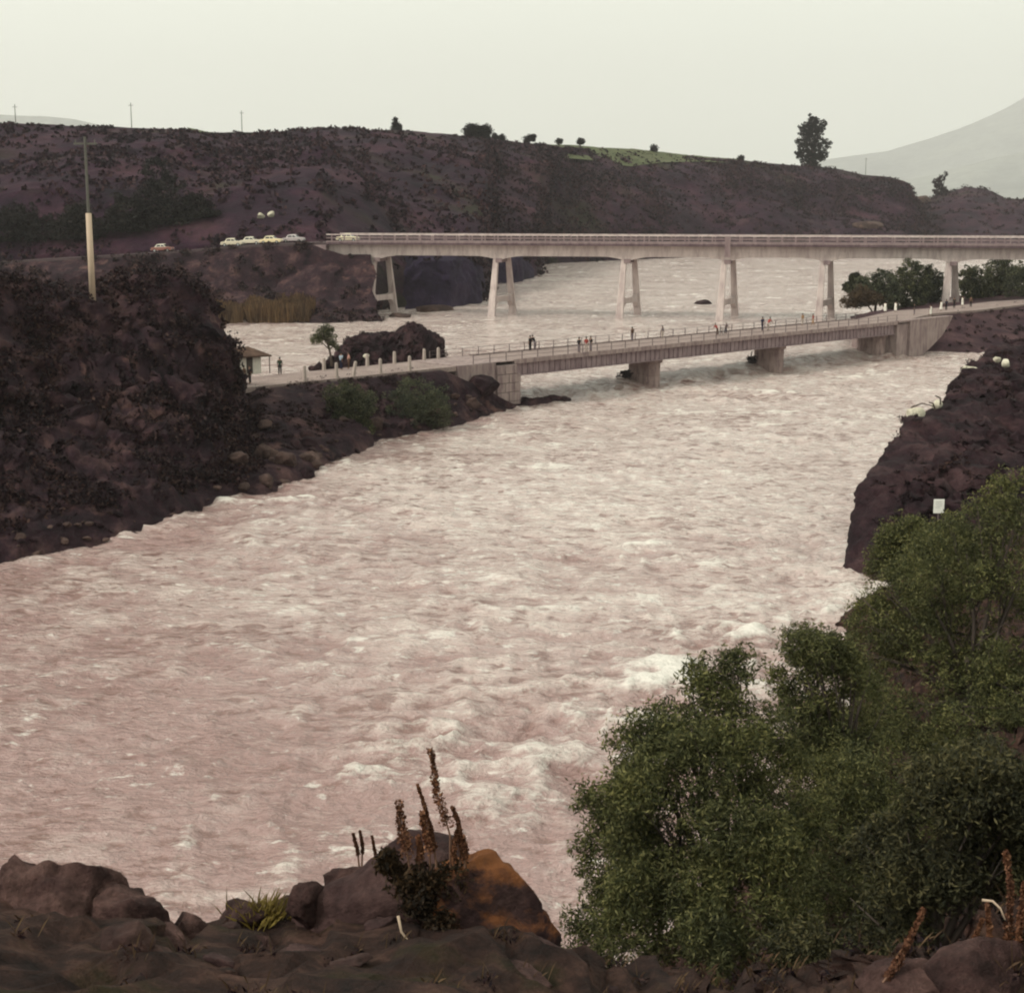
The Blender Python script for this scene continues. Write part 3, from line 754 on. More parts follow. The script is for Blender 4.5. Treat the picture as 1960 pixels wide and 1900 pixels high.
for i, q in enumerate(bents):
    pr = empty('pier', (q, 0, 0), 0, hb)
    zb = -2.5 if i < 5 else 1.5
    for sgn in (-1, 1):
        y1, y0 = sgn * 2.4, sgn * (5.2 if i < 5 else 4.0)
        a, c = 0.46, 0.74
        xb, xt = sgn * 1.3, sgn * 0.66            # the piers stand with the current, askew to the deck
        bt = [(xb - c, y0 - 0.5, zb), (xb + c, y0 - 0.5, zb), (xb + c, y0 + 0.5, zb), (xb - c, y0 + 0.5, zb)]
        tp = [(xt - a, y1 - 0.5, 11.3), (xt + a, y1 - 0.5, 11.3), (xt + a, y1 + 0.5, 11.3), (xt - a, y1 + 0.5, 11.3)]
        MB().hexa(bt, tp).build('leg', M['concrete'], pr, bevel=0.08)
    zc = 3.8
    yc = 2.4 + (5.2 - 2.4) * (11.3 - zc) / 13.8 - 0.42
    poly = [(-yc, zc - 1.3), (-yc + 0.55, zc - 0.6), (-yc + 1.2, zc - 0.42), (yc - 1.2, zc - 0.42), (yc - 0.55, zc - 0.6), (yc, zc - 1.3),
            (yc, zc + 1.3), (yc - 0.55, zc + 0.72), (yc - 1.2, zc + 0.58), (-yc + 1.2, zc + 0.58), (-yc + 0.55, zc + 0.72), (-yc, zc + 1.3)]
    n = len(poly); v = [(-0.45 + 0.262 * p[0], p[0], p[1]) for p in poly] + [(0.45 + 0.262 * p[0], p[0], p[1]) for p in poly]
    f = [tuple(range(n)), tuple(range(n, 2 * n))[::-1]] + [(k, n + k, n + (k + 1) % n, (k + 1) % n) for k in range(n)]
    MB().add(v, f).build('crossbar', M['concrete'], pr)
    MB().box(-0.6, 0.6, -3.3, 3.3, 10.6, 11.35).build('cap_beam', M['concrete_d'], pr, bevel=0.05)
    if i in (2, 3):
        MB().prism([(-2.0, -6.2), (2.0, -6.2), (2.4, 0), (2.0, 6.2), (-2.0, 6.2), (-2.4, 0)], -2.5, 0.55 if i == 2 else 0.75).build('footing', M['concrete_d'], pr, bevel=0.15)
MB().box(S0 - 3.5, S0 - 0.01, -4.8, 4.8, 5.0, 13.6).build('abutment', M['concrete_d'], hb, bevel=0.1)

# ================================================================== THE LOW BRIDGE
LB = math.atan2(RDIR[1], RDIR[0])
lb = empty('low_bridge', (RA[0], RA[1], 0), LB)
tag(lb, 'low girder bridge on round masonry piers just above the brown flood', 'bridge')
MB().box(-0.2, 75.6, 0.0, 7.0, 4.72, 5.02).build('deck', M['road'], lb, bevel=0.04)
MB().box(-0.2, 75.6, -0.16, -0.003, 4.66, 5.14).build('edge_beam', M['masonry'], lb)
MB().box(-0.2, 75.6, 7.003, 7.16, 4.66, 5.14).build('edge_beam', M['masonry'], lb)
for y in (0.35, 2.5, 4.4, 6.4):
    g = MB(); g.box(0.05, 75.3, y - 0.03, y + 0.03, 3.36, 4.715); g.box(0.05, 75.3, y - 0.22, y + 0.22, 3.28, 3.355)
    go = g.build('girder', M['steel'], lb)
    if y < 1 or y > 6:
        st = MB(); sg = -1 if y < 1 else 1
        for s in np.arange(0.6, 75, 0.85): st.box(s - 0.05, s + 0.05, min(y + sg * 0.031, y + sg * 0.13), max(y + sg * 0.031, y + sg * 0.13), 3.36, 4.71)
        tag(st.build('stiffeners', M['steel'], go), kind='stuff')
for y in (0.1, 6.9):
    r = MB()
    for s in np.arange(-6, 76, 2.4): r.box(s - 0.035, s + 0.035, y - 0.035, y + 0.035, 5.0, 5.95)
    for z in (5.5, 5.93): r.tube([(-6, y, z), (76, y, z)], 0.024, 5)
    r.build('railing', M['railing'], lb)
def stadium(L, T, n=16):
    p = [(T / 2 * cos(a), -L / 2 + T / 2 * sin(a)) for a in np.linspace(pi, 2 * pi, n)] + [(T / 2 * cos(a), L / 2 + T / 2 * sin(a)) for a in np.linspace(0, pi, n)]
    return p
for s in (25.3, 50.3, 74.6):
    pr = empty('pier', (s, 3.4, 0), 0, lb)
    T = 2.6
    for k, (z0, z1) in enumerate(((-2.5, 0.55), (0.56, 1.3), (1.31, 2.05), (2.06, 2.78))):
        MB().prism(stadium(1.5, T + (0.06 if k % 2 else 0.0)), z0, z1).build('stone_course', M['pier'], pr, bevel=0.03)
    MB().prism(stadium(1.7, T + 0.4), 2.785, 3.27).build('cap', M['pier'], pr, bevel=0.06)
# left abutment: coursed blocks facing the river and the viewer
ab = empty('abutment', (0, 0, 0), 0, lb)
MB().box(-3.0, -0.1, 0.05, 6.95, -2, 4.65).build('core', M['masonry'], ab)
zs = [-0.6, 0.75, 1.75, 2.72, 3.68, 4.66]
for i in range(5):
    xsplit = [-3.05, -1.3, 0.42] if i % 2 else [-3.05, -1.9, -0.6, 0.42]
    for a, c in zip(xsplit[:-1], xsplit[1:]):
        if i == 4 and c > 0.1: c = -0.15
        MB().box(a + 0.02, c - 0.02, -0.5 + random.uniform(-.03, .03), 0.3, zs[i] + 0.02, zs[i + 1] - 0.02).build('stone_block', M['masonry'], ab, bevel=0.04)
    if i < 3:
        for y in np.arange(0.31, 6.6, 1.65):
            MB().box(-0.5, 0.40 + random.uniform(-.03, .03), y + 0.02, y + 1.63, zs[i] + 0.02, zs[i + 1] - 0.02).build('stone_block', M['masonry'], ab, bevel=0.04)
MB().hexa([(-8.5, -0.25, 2.6), (-3.06, -0.25, 1.2), (-3.06, 7.2, 1.2), (-8.5, 7.2, 2.6)], [(-8.5, -0.25, 4.98), (-3.06, -0.25, 4.98), (-3.06, 7.2, 4.98), (-8.5, 7.2, 4.98)]).build('wing_wall', M['masonry'], ab, bevel=0.04)
MB().box(-8.5, -0.205, -0.22, 7.2, 4.985, 5.06).build('coping', M['masonry'], ab)
# right abutment and its wing wall
ab = empty('abutment', (75.4, 0, 0), 0, lb)
MB().box(0.0, 2.8, -0.2, 7.2, -2, 4.66).build('core', M['masonry'], ab, bevel=0.04)
mb = MB(); pl = [(2.81, -1.5), (7.5, 0.4), (11.5, 2.4), (13.6, 4.2), (14.2, 4.98), (2.81, 4.98)]
mb.prism(pl, -0.55, 0.0, 'y'); mb.build('wing_wall', M['masonry'], ab, bevel=0.03)
MB().box(0.21, 14.2, -0.6, 0.35, 4.985, 5.2).build('coping', M['masonry'], ab)

# driftwood caught on the upstream side of the piers
def driftwood(loc, size, label, seed):
    g = np.random.default_rng(seed)
    root = empty('driftwood_heap', loc); tag(root, label, 'driftwood')
    for k in range(26):
        a = g.uniform(0, pi); l = size * g.uniform(0.6, 1.25); z = size * g.uniform(-0.1, 0.7) * (1 - k / 60)
        c = Vector((g.normal() * size * .22, g.normal() * size * .22, z)); d = Vector((cos(a), sin(a), g.normal() * 0.5)) * l / 2
        MB().tube([c - d, c + Vector(g.normal(size=3)) * 0.07 * size, c + d], [0.05 * size, 0.08 * size, 0.03 * size], 5).build('branch', M['drift'], root)
    return root
driftwood(tuple(rl(23.7, 5.0, 0.9)), 1.35, 'dark heap of driftwood against the bridge pier nearest the block abutment', 3)
driftwood(tuple(rl(48.7, 5.0, 0.9)), 1.25, 'dark heap of driftwood against the middle bridge pier', 4)

# ================================================================== GUARD POSTS ON THE LOW ROAD
gp_me = None
gposts = [(583, 0), (644, 0), (676, 0), (728, 0), (784, 0), (620, 1), (703, 1), (755, 1), (812, 1), (839, 1)]
onear = ['first from the hut', 'second from the hut', 'leaning, third from the hut', 'fourth from the hut', 'last before the bridge']
ofar = ['first from the hut', 'second from the hut', 'third from the hut', 'fourth from the hut', 'last before the bridge']
cn = [0, 0]
for u, side in gposts:
    t_ = 0.35 if side == 0 else 6.6
    p = rl(s_at(u, t_, 5.5), t_, 4.95)
    root = empty('guard_post', p, LB + 0.03 * random.uniform(-1, 1))
    hgt = 1.45 if side == 0 else 1.25
    bo = MB().hexa([(-.15, -.15, 0), (.15, -.15, 0), (.15, .15, 0), (-.15, .15, 0)], [(-.12, -.12, hgt), (.12, -.12, hgt), (.12, .12, hgt), (-.12, .12, hgt)]).build('shaft', M['post'], root, bevel=0.02)
    MB().hexa([(-.12, -.12, hgt), (.12, -.12, hgt), (.12, .12, hgt), (-.12, .12, hgt)], [(-.03, -.03, hgt + .1), (.03, -.03, hgt + .1), (.03, .03, hgt + .1), (-.03, .03, hgt + .1)]).build('top', M['post'], root)
    if u == 676: root.rotation_euler = (0.0, 0.22, LB)
    nm = (onear if side == 0 else ofar)[cn[side]]; cn[side] += 1
    tag(root, 'pale guard post on the %s edge of the low road, %s' % ('river' if side == 0 else 'backwater', nm), 'guard post', 'guard posts along the low road')

# ================================================================== HUTS
p = W(480, 713, 4.9)
hut = empty('roadside_hut', (p[0], p[1], 4.9), LB)
tag(hut, 'small white hut with brown hipped roof beside the low road', 'hut')
MB().box(-1.6, 1.3, 0, 2.4, -0.2, 1.75).build('wall', M['whitewall'], hut, bevel=0.03)
rf = MB().add([(-2.1, -0.6, 1.62), (2.2, -0.6, 1.5), (2.2, 3.0, 1.5), (-2.1, 3.0, 1.62), (-0.9, 1.2, 2.45), (0.6, 1.2, 2.5),
               (-2.1, -0.6, 1.76), (2.2, -0.6, 1.64), (2.2, 3.0, 1.64), (-2.1, 3.0, 1.76)],
              [(6, 7, 5, 4), (7, 8, 5), (8, 9, 4, 5), (9, 6, 4), (0, 3, 2, 1), (0, 1, 7, 6), (1, 2, 8, 7), (2, 3, 9, 8), (3, 0, 6, 9)]).build('roof', M['thatch'], hut)
MB().box(-0.5, 0.25, -0.03, 0.02, -0.1, 1.5).build('door', M['bark'], hut)
for x in (-1.95, 2.0): MB().tube([(x, -0.45, -0.2), (x, -0.45, 1.6)], 0.05, 6).build('post', M['bark'], hut)

# ================================================================== POLES
def pole(u, vt, vb, y, label, r=0.14, arms=True, pale=0.0):
    b_ = D(u, vb, y); t_ = D(u, vt, y); H = t_[2] - b_[2]
    root = empty('utility_pole', tuple(b_)); tag(root, label, 'pole')
    MB().tube([(0, 0, -1.0), (0, 0, H)], [r, r * 0.7], 8).build('shaft', M['pole'], root)
    if pale: MB().tube([(0, 0, -0.8), (0, 0, pale)], [r * 1.75, r * 1.55], 12).build('whitewashed_base', M['pole_pale'], root, True)
    if arms:
        MB().box(-0.9, 0.9, -0.06, 0.06, H - 0.6, H - 0.45).build('crossarm', M['pole'], root)
        for x in (-0.75, 0, 0.75): MB().tube([(x, 0, H - 0.45), (x, 0, H - 0.2)], 0.05, 6).build('insulator', M['pole'], root)
    return root
pole(177, 262, 562, 126, 'tall pole with thick pale lower half standing on the dark left bluff', 0.145, True, 6.3)
def skypole(u, vt, label):
    b_, v0 = skyline(u); pb = D(u, vt, b_[1]); H = pb[2] - b_[2]
    root = empty('utility_pole', (pb[0], b_[1], b_[2])); tag(root, label, 'pole')
    MB().tube([(0, 0, -1.5), (0, 0, H)], [0.13, 0.09], 6).build('shaft', M['pole'], root)
    MB().box(-0.6, 0.6, -0.05, 0.05, H - 0.7, H - 0.6).build('crossarm', M['pole'], root)
skypole(250, 197, 'thin dark pole on the skyline above the dark grove')
skypole(462, 212, 'thin faint pole on the skyline beside the green pasture notch')
skypole(28, 200, 'thin faint pole on the skyline near the photo\'s left edge')
skypole(1658, 302, 'thin pole on the hilltop to the right of the tall tree')

# ================================================================== CARS
def car_proto():
    prof = [(-2.05, 0.32), (-2.1, 0.62), (-2.02, 0.86), (-1.35, 0.93), (-0.95, 0.96), (1.0, 0.95), (1.95, 0.86), (2.08, 0.62), (2.05, 0.32)]
    roofp = [(-1.25, 0.94), (-0.85, 1.40), (-0.3, 1.47), (0.3, 1.45), (0.95, 0.95)]
    root = empty('parked_car')
    MB().prism(prof, -0.80, 0.80, 'y').build('body', None, root, bevel=0.07)
    v = []; n = len(roofp)
    for x, z in roofp: v += [(x, -0.76 + (z - 0.94) * 0.28, z), (x, 0.76 - (z - 0.94) * 0.28, z)]
    f = [(2 * i, 2 * i + 1, 2 * i + 3, 2 * i + 2) for i in range(n - 1)] + [tuple(range(0, 2 * n, 2))[::-1], tuple(range(1, 2 * n, 2))]
    MB().add(v, f).build('cabin', None, root, bevel=0.04)
    for sgn in (-1, 1):
        MB().add([(-1.0, sgn * 0.752, 1.0), (-0.1, sgn * 0.752, 1.0), (-0.1, sgn * 0.665, 1.34), (-0.78, sgn * 0.665, 1.34)], [(0, 1, 2, 3)]).build('side_window', M['glass'], root)
        MB().add([(0.0, sgn * 0.752, 1.0), (0.78, sgn * 0.752, 1.0), (0.33, sgn * 0.665, 1.34), (0.0, sgn * 0.665, 1.34)], [(0, 1, 2, 3)]).build('side_window', M['glass'], root)
        for x in (-1.3, 1.3):
            wv = [(0.31 * cos(a), 0.31 * sin(a)) for a in np.linspace(0, 2 * pi, 17)[:-1]]
            wh = empty('wheel', (x, sgn * 0.72, 0.31), 0, root)
            MB().prism(wv, -0.1, 0.1, 'y').build('tyre', M['tyre'], wh)
            MB().prism([(0.6 * a, 0.6 * c) for a, c in wv], -0.115, 0.115, 'y').build('rim', M['chrome'], wh)
        MB().prism([(sgn * 0.55 + 0.11 * cos(a), 0.66 + 0.11 * sin(a)) for a in np.linspace(0, 2 * pi, 13)[:-1]], 0, 1).v
        hl = MB(); hl.tube([(2.02, sgn * 0.55, 0.66), (2.13, sgn * 0.55, 0.66)], 0.11, 10); hl.build('headlight', M['chrome'], root)
    MB().add([(0.98, -0.68, 1.0), (0.98, 0.68, 1.0), (0.44, 0.60, 1.38), (0.44, -0.60, 1.38)], [(0, 1, 2, 3)]).build('windscreen', M['glass'], root)
    MB().add([(-1.24, -0.68, 1.0), (-1.24, 0.68, 1.0), (-0.92, 0.60, 1.36), (-0.92, -0.60, 1.36)], [(3, 2, 1, 0)]).build('rear_window', M['glass'], root)
    for x in (-2.14, 2.1): MB().box(x, x + 0.06, -0.78, 0.78, 0.38, 0.5).build('bumper', M['chrome'], root)
    return root
def copy_tree(o, parent=None):
    c = o.copy(); C.objects.link(c); c.parent = parent
    for ch in list(o.children): copy_tree(ch, c)
    return c
carp = car_proto()
cars = [(315, -1.6, 'white car with reddish brown lower body on the road below the dark grove', (0.72, 0.68, 0.56), (0.25, 0.10, 0.08), 0),
        (448, -1.6, 'small cream car on the upper road, behind another of its kind', (0.78, 0.72, 0.55), (0.60, 0.52, 0.40), 0.05),
        (478, 1.6, 'small cream car on the upper road tight between two others', (0.78, 0.74, 0.60), (0.66, 0.58, 0.46), 0.02),
        (522, -1.6, 'pale yellow car on the upper road beneath the pale boulders', (0.80, 0.72, 0.48), (0.76, 0.62, 0.38), 0),
        (560, 1.6, 'pale grey car on the upper road, in line behind the pale yellow one', (0.62, 0.56, 0.55), (0.42, 0.36, 0.36), 0),
        (668, -1.8, 'cream car at the left end of the high bridge', (0.80, 0.75, 0.55), (0.74, 0.66, 0.46), 0)]
for i, (u, off, lab, ctop, cbot, dr) in enumerate(cars):
    o = carp if i == 0 else copy_tree(carp)
    x = -33.0
    for _ in range(6):
        y, z = (froad(x) if x < -33.2 else (295.6 - 0.189 * (x + 24), 14.12))
        x = (u - 980) / FPX * (y * CT + (HC - z) * ST)
    o.location = (x, y + off, z + 0.02); o.rotation_euler = (0, -0.03 if x < -40 else 0, BAX + dr)
    o['label'] = lab; o['category'] = 'car'; o['group'] = 'cars on the upper road'
    mt = paint('car_paint_top', ctop, 0.35, 0.05); mbm = paint('car_paint_side', cbot, 0.35, 0.05)
    for ch in o.children:
        k = ch.name.split('.')[0]
        if k in ('body', 'cabin'):
            if i: ch.data = ch.data.copy()
            ch.data.materials.clear(); ch.data.materials.append(mbm if k == 'body' else mt)

# ================================================================== PEOPLE
def skin_mesh(verts, edges, radii, root=0, sub=1):
    me = bpy.data.meshes.new('p'); me.from_pydata(verts, edges, [])
    o = bpy.data.objects.new('p', me); C.objects.link(o)
    md = o.modifiers.new('skin', 'SKIN'); md.use_smooth_shade = True
    sb_ = o.modifiers.new('sub', 'SUBSURF'); sb_.levels = sub; sb_.render_levels = sub
    for i, r in enumerate(radii):
        me.skin_vertices[0].data[i].radius = r if hasattr(r, '__len__') else (r, r)
    me.skin_vertices[0].data[root].use_root = True
    bpy.context.view_layer.update()
    dg = bpy.context.evaluated_depsgraph_get()
    res = bpy.data.meshes.new_from_object(o.evaluated_get(dg))
    bpy.data.objects.remove(o)
    return res
POSES = {}
def pose(kind):
    """joints of a 1.72 m figure facing +x"""
    if kind in POSES: return POSES[kind]
    st = 0.0; lean = 0.0; ab_ = 0.10; af = (0.05, 0.05)
    if kind == 'walk': st, af = 0.22, (0.22, -0.18)
    if kind == 'lean': lean, af = 0.34, (0.42, 0.42)
    if kind == 'stand2': af = (0.12, -0.04)
    hip = np.array((0.0, 0, 0.92)); sh_ = np.array((lean, 0, 1.40)); neck = sh_ + (0.02, 0, 0.08); head = neck + (0.03 + lean * 0.1, 0, 0.14); htop = head + (0.0, 0, 0.09)
    J = {'hip': hip, 'waist': (hip + sh_) / 2 + (0.0, 0, -0.05), 'chest': sh_ + (-0.01, 0, -0.08), 'neck': neck, 'head': head, 'htop': htop, 'nose': head + (0.085, 0, -0.01)}
    for k, sg in (('l', 1), ('r', -1)):
        J['hj' + k] = hip + (0, sg * 0.09, -0.04); J['kn' + k] = np.array((sg * st * 0.5 + 0.03, sg * 0.10, 0.48)); J['an' + k] = np.array((sg * st - (0.05 if sg * st < 0 else 0), sg * 0.10, 0.07)); J['to' + k] = J['an' + k] + (0.17, sg * 0.02, -0.04)
        a = af[0] if sg > 0 else af[1]
        J['sj' + k] = sh_ + (0, sg * 0.17, -0.01); J['el' + k] = sh_ + (a * 0.35 - 0.03, sg * 0.24, -0.30); J['wr' + k] = sh_ + (a, sg * 0.21, -0.54 + 0.25 * abs(a)); J['ha' + k] = J['wr' + k] + (0.03 + a * 0.1, -sg * 0.01, -0.09)
        for fi, (dx, dy) in enumerate(((0.035, 0.0), (0.012, 0.01), (-0.012, 0.012), (-0.035, 0.008))):
            J['f%d' % fi + k] = J['ha' + k] + (dx, sg * dy, -0.085 + 0.012 * abs(fi - 1))
        J['th' + k] = J['wr' + k] + (0.075, -sg * 0.02, -0.075)
    names = list(J); V_ = [tuple(J[n]) for n in names]; ix = {n: i for i, n in enumerate(names)}
    E_ = [('hip', 'waist'), ('waist', 'chest'), ('chest', 'neck'), ('neck', 'head'), ('head', 'htop'), ('head', 'nose')]
    for k in 'lr': E_ += [('hip', 'hj' + k), ('hj' + k, 'kn' + k), ('kn' + k, 'an' + k), ('an' + k, 'to' + k), ('chest', 'sj' + k), ('sj' + k, 'el' + k), ('el' + k, 'wr' + k), ('wr' + k, 'ha' + k), ('wr' + k, 'th' + k)] + [('ha' + k, 'f%d' % q + k) for q in range(4)]
    rad = {'hip': (0.15, 0.11), 'waist': (0.135, 0.10), 'chest': (0.16, 0.11), 'neck': 0.055, 'head': 0.092, 'htop': 0.075, 'nose': 0.018, 'hj': 0.09, 'kn': 0.062, 'an': 0.045, 'to': 0.038, 'sj': 0.065, 'el': 0.045, 'wr': 0.03, 'ha': 0.03, 'f': 0.009, 'th': 0.011}
    def rr_(n, k=0.0):
        q = rad.get(n) or rad.get(n[:2]) or rad.get(n[0])
        return tuple(x + k for x in q) if hasattr(q, '__len__') else (q + k, q + k)
    body = skin_mesh(V_, [(ix[a], ix[b]) for a, b in E_], [rr_(n) for n in names], ix['hip'])
    def sub_(ns, es, k, root):
        jx = {n: i for i, n in enumerate(ns)}
        return skin_mesh([tuple(J[n]) for n in ns], [(jx[a], jx[b]) for a, b in es], [rr_(n, k) for n in ns], jx[root])
    shirt = sub_(['hip', 'waist', 'chest', 'sjl', 'sjr', 'ell', 'elr'], [('hip', 'waist'), ('waist', 'chest'), ('chest', 'sjl'), ('chest', 'sjr'), ('sjl', 'ell'), ('sjr', 'elr')], 0.022, 'waist')
    trs = sub_(['waist', 'hip', 'hjl', 'hjr', 'knl', 'knr', 'anl', 'anr'], [('waist', 'hip'), ('hip', 'hjl'), ('hip', 'hjr'), ('hjl', 'knl'), ('hjr', 'knr'), ('knl', 'anl'), ('knr', 'anr')], 0.017, 'hip')
    v, f = ICO[3]
    hv = v * (0.105, 0.098, 0.115) + np.array(J['head']) + (-0.018, 0, 0.035)
    keep = (v[:, 2] > -0.15) | (v[:, 0] < -0.1)
    ff = np.array([q for q in f if keep[list(q)].all()])
    hair = np_mesh('hair', hv, ff)
    # robe: a long cloth from shoulders to the calves
    prof = [(0.0, 0.17), (0.25, 0.18), (0.55, 0.19), (0.85, 0.20), (1.02, 0.21)]
    v = []; n = 18
    for i, (d, r) in enumerate(prof):
        c = np.array(J['chest']) * (1 - d) + np.array((0.0, 0, 0.28)) * d + np.array((0, 0, 0.08 * (1 - d)))
        for k in range(n):
            a = 2 * pi * k / n; w = 1 + 0.09 * sin(a * 5 + i) * d
            v.append((c[0] + r * 0.8 * cos(a) * w, c[1] + r * 1.1 * sin(a) * w, c[2]))
    f = [(i * n + k, i * n + (k + 1) % n, (i + 1) * n + (k + 1) % n, (i + 1) * n + k) for i in range(len(prof) - 1) for k in range(n)] + [tuple(range(n))[::-1]]
    rm = bpy.data.meshes.new('robe'); rm.from_pydata(v, [], f); rm.update()
    POSES[kind] = dict(body=body, shirt=shirt, trousers=trs, hair=hair, robe=rm)
    return POSES[kind]
cloths = {}
def cloth(col):
    if col not in cloths: cloths[col] = paint('cloth', col, 0.9, 0.15, 12, 0.1)
    return cloths[col]
def person(loc, rz, kind, top, bottom, label, robe=None, scale=1.0, group=None):
    P = pose(kind)
    root = empty('person', tuple(loc), rz); root.scale = (scale,) * 3
    tag(root, label, 'person', group)
    def part(nm, mt):
        me_ = P[nm]
        if not me_.materials: me_.materials.append(mt)
        o = link(nm, me_, None, root, True); o.material_slots[0].link = 'OBJECT'; o.material_slots[0].material = mt
    part('body', M['skin']); part('hair', M['hair'])
    if robe: part('robe', cloth(robe))
    else: part('shirt', cloth(top)); part('trousers', cloth(bottom))
    return root
DK = (0.018, 0.016, 0.018); NAVY = (0.014, 0.016, 0.035); RED = (0.26, 0.045, 0.04); WH = (0.74, 0.70, 0.63); PALE = (0.42, 0.35, 0.31); GREY = (0.16, 0.13, 0.14); BRN = (0.09, 0.05, 0.035); OCH = (0.36, 0.20, 0.10)
ZD = 5.03
def on_deck(u, t_, z=ZD): return rl(s_at(u, t_, z), t_, z)
AL, AC = LB, LB + pi / 2
person(on_deck(1015, 6.2), AC, 'stand', DK, DK, 'person in dark clothes standing upright at the far rail near the block abutment')
person(on_deck(1024, 6.3), AC, 'lean', DK, GREY, 'person in a dark top leaning over the far rail near the block abutment')
person(on_deck(1108, 0.9), AL, 'stand2', DK, GREY, 'person in a dark top at the near rail, leftmost of three')
person(on_deck(1122, 0.8), AL + 0.5, 'stand', RED, PALE, 'person in a red top in the middle of three at the near rail')
person(on_deck(1131, 0.9), AL + 3, 'stand2', DK, GREY, 'person in a dark top facing the one in red at the near rail')
person(on_deck(1210, 6.1), AC, 'stand', BRN, GREY, 'lone person in brown at the far rail above the first pier')
person(on_deck(1268, 6.2), AC, 'stand2', GREY, PALE, 'lone person in grey at the far rail between the first two piers', scale=0.9)
person(on_deck(1373, 4.4), AC, 'lean', RED, BRN, 'person in red bending down beside a bicycle in the middle of the low bridge', scale=0.85)
person(on_deck(1389, 4.6), AC + 2.5, 'lean', GREY, NAVY, 'person in grey bending down beside a bicycle in the middle of the low bridge', scale=0.85)
person(on_deck(1459, 4.2), AL, 'walk', NAVY, NAVY, 'person in dark blue striding along the low bridge', scale=1.06)
person(on_deck(1470, 4.0), AL, 'lean', RED, PALE, 'stooping person in a red top just behind the one in dark blue')
person(on_deck(1536, 5.6), AC, 'stand', OCH, PALE, 'person in an ochre top on the low bridge near its right end', scale=0.95)
person(on_deck(1556, 5.0), AC + 1, 'walk', RED, OCH, 'person in reddish clothes on the low bridge nearest its right end', scale=0.9)
person(on_deck(468, 2.4, 5.0), AL + 2, 'stand2', BRN, PALE, 'person in brown before the white hut, left of a pair')
person(on_deck(479, 2.4, 5.0), AL + 3, 'stand', DK, DK, 'person in black before the white hut, right of a pair')
person(on_deck(536, 6.4, 5.0), AL + 1, 'stand', (0.03, 0.045, 0.03), DK, 'lone person in dark green on the low road between the hut and the posts')
person(on_deck(653, 6.0, 5.0), AL, 'stand2', (0.30, 0.36, 0.42), NAVY, 'person in a light blue top on the low road by the rock mound')
person(on_deck(668, 6.0, 5.0), AL + 2.6, 'stand', (0.45, 0.24, 0.2), BRN, 'person in a pink top on the low road by the rock mound')
def on_right(u, v, z=4.98): return W(u, v, z)
rp = [(1694, 598, 'stand', WH, 'person in a white robe on the right bank, first beyond the low bridge'),
      (1714, 597, 'stand2', WH, 'broad white-robed person on the right bank, second beyond the low bridge'),
      (1781, 604, 'walk', WH, 'white-robed person walking at the end of the pale wing wall'),
      (1801, 595, 'stand', WH, 'white-robed person on the right bank just left of the last tall pier'),
      (1842, 586, 'stand2', WH, 'white-robed person on the right bank furthest from the low bridge')]
for u, v, k, c, lab in rp: person(on_right(u, v), random.uniform(0, 6), k, None, None, lab, robe=c, scale=0.94)
rd = [(1750, 603, DK, GREY, 'person in a dark top on the right bank above the wing wall'), (1811, 594, NAVY, DK, 'person in dark blue on the right bank at the foot of the last tall pier'),
      (1826, 590, DK, DK, 'person in black on the right bank just right of the last tall pier'), (1858, 588, BRN, DK, 'person in brown at the right-hand end of the crowd on the bank')]
for u, v, a, b_, lab in rd: person(on_right(u, v), random.uniform(0, 6), 'stand', a, b_, lab)
# bicycle between the two bending people
bk = empty('bicycle', on_deck(1381, 4.3), LB + 0.2); tag(bk, 'dark bicycle standing between two bending people on the low bridge', 'bicycle')
for x in (-0.5, 0.5):
    w_ = empty('wheel', (x, 0, 0.34), 0, bk)
    ring = [(0.32 * cos(a), 0, 0.32 * sin(a)) for a in np.linspace(0, 2 * pi, 21)]
    MB().tube(ring, 0.025, 6).build('tyre', M['tyre'], w_)
    sp = MB()
    for a in np.linspace(0, pi, 6)[:-1]: sp.tube([(0.3 * cos(a), 0, 0.3 * sin(a)), (-0.3 * cos(a), 0, -0.3 * sin(a))], 0.006, 4)
    sp.build('spokes', M['chrome'], w_)
fr = MB()
for a, c in (((-.5, 0, .34), (-.15, 0, .78)), ((-.15, 0, .85), (-.02, 0, .32)), ((-.13, 0, .76), (.36, 0, .8)), ((-.02, 0, .32), (.37, 0, .72)), ((-.5, 0, .34), (-.02, 0, .32)), ((.5, 0, .34), (.34, 0, .92))): fr.tube([a, c], 0.022, 6)
fr.build('frame', M['railing'], bk)
MB().tube([(.28, -.25, .96), (.35, 0, .93), (.28, .25, .96)], 0.016, 6).build('handlebar', M['chrome'], bk)
MB().add([(-.3, -.09, .86), (-.3, .09, .86), (-.02, .03, .88), (-.02, -.03, .88), (-.3, -.09, .91), (-.3, .09, .91), (-.02, .03, .91), (-.02, -.03, .91)], [(3, 2, 1, 0), (4, 5, 6, 7), (0, 1, 5, 4), (1, 2, 6, 5), (2, 3, 7, 6), (3, 0, 4, 7)]).build('saddle', M['tyre'], bk)

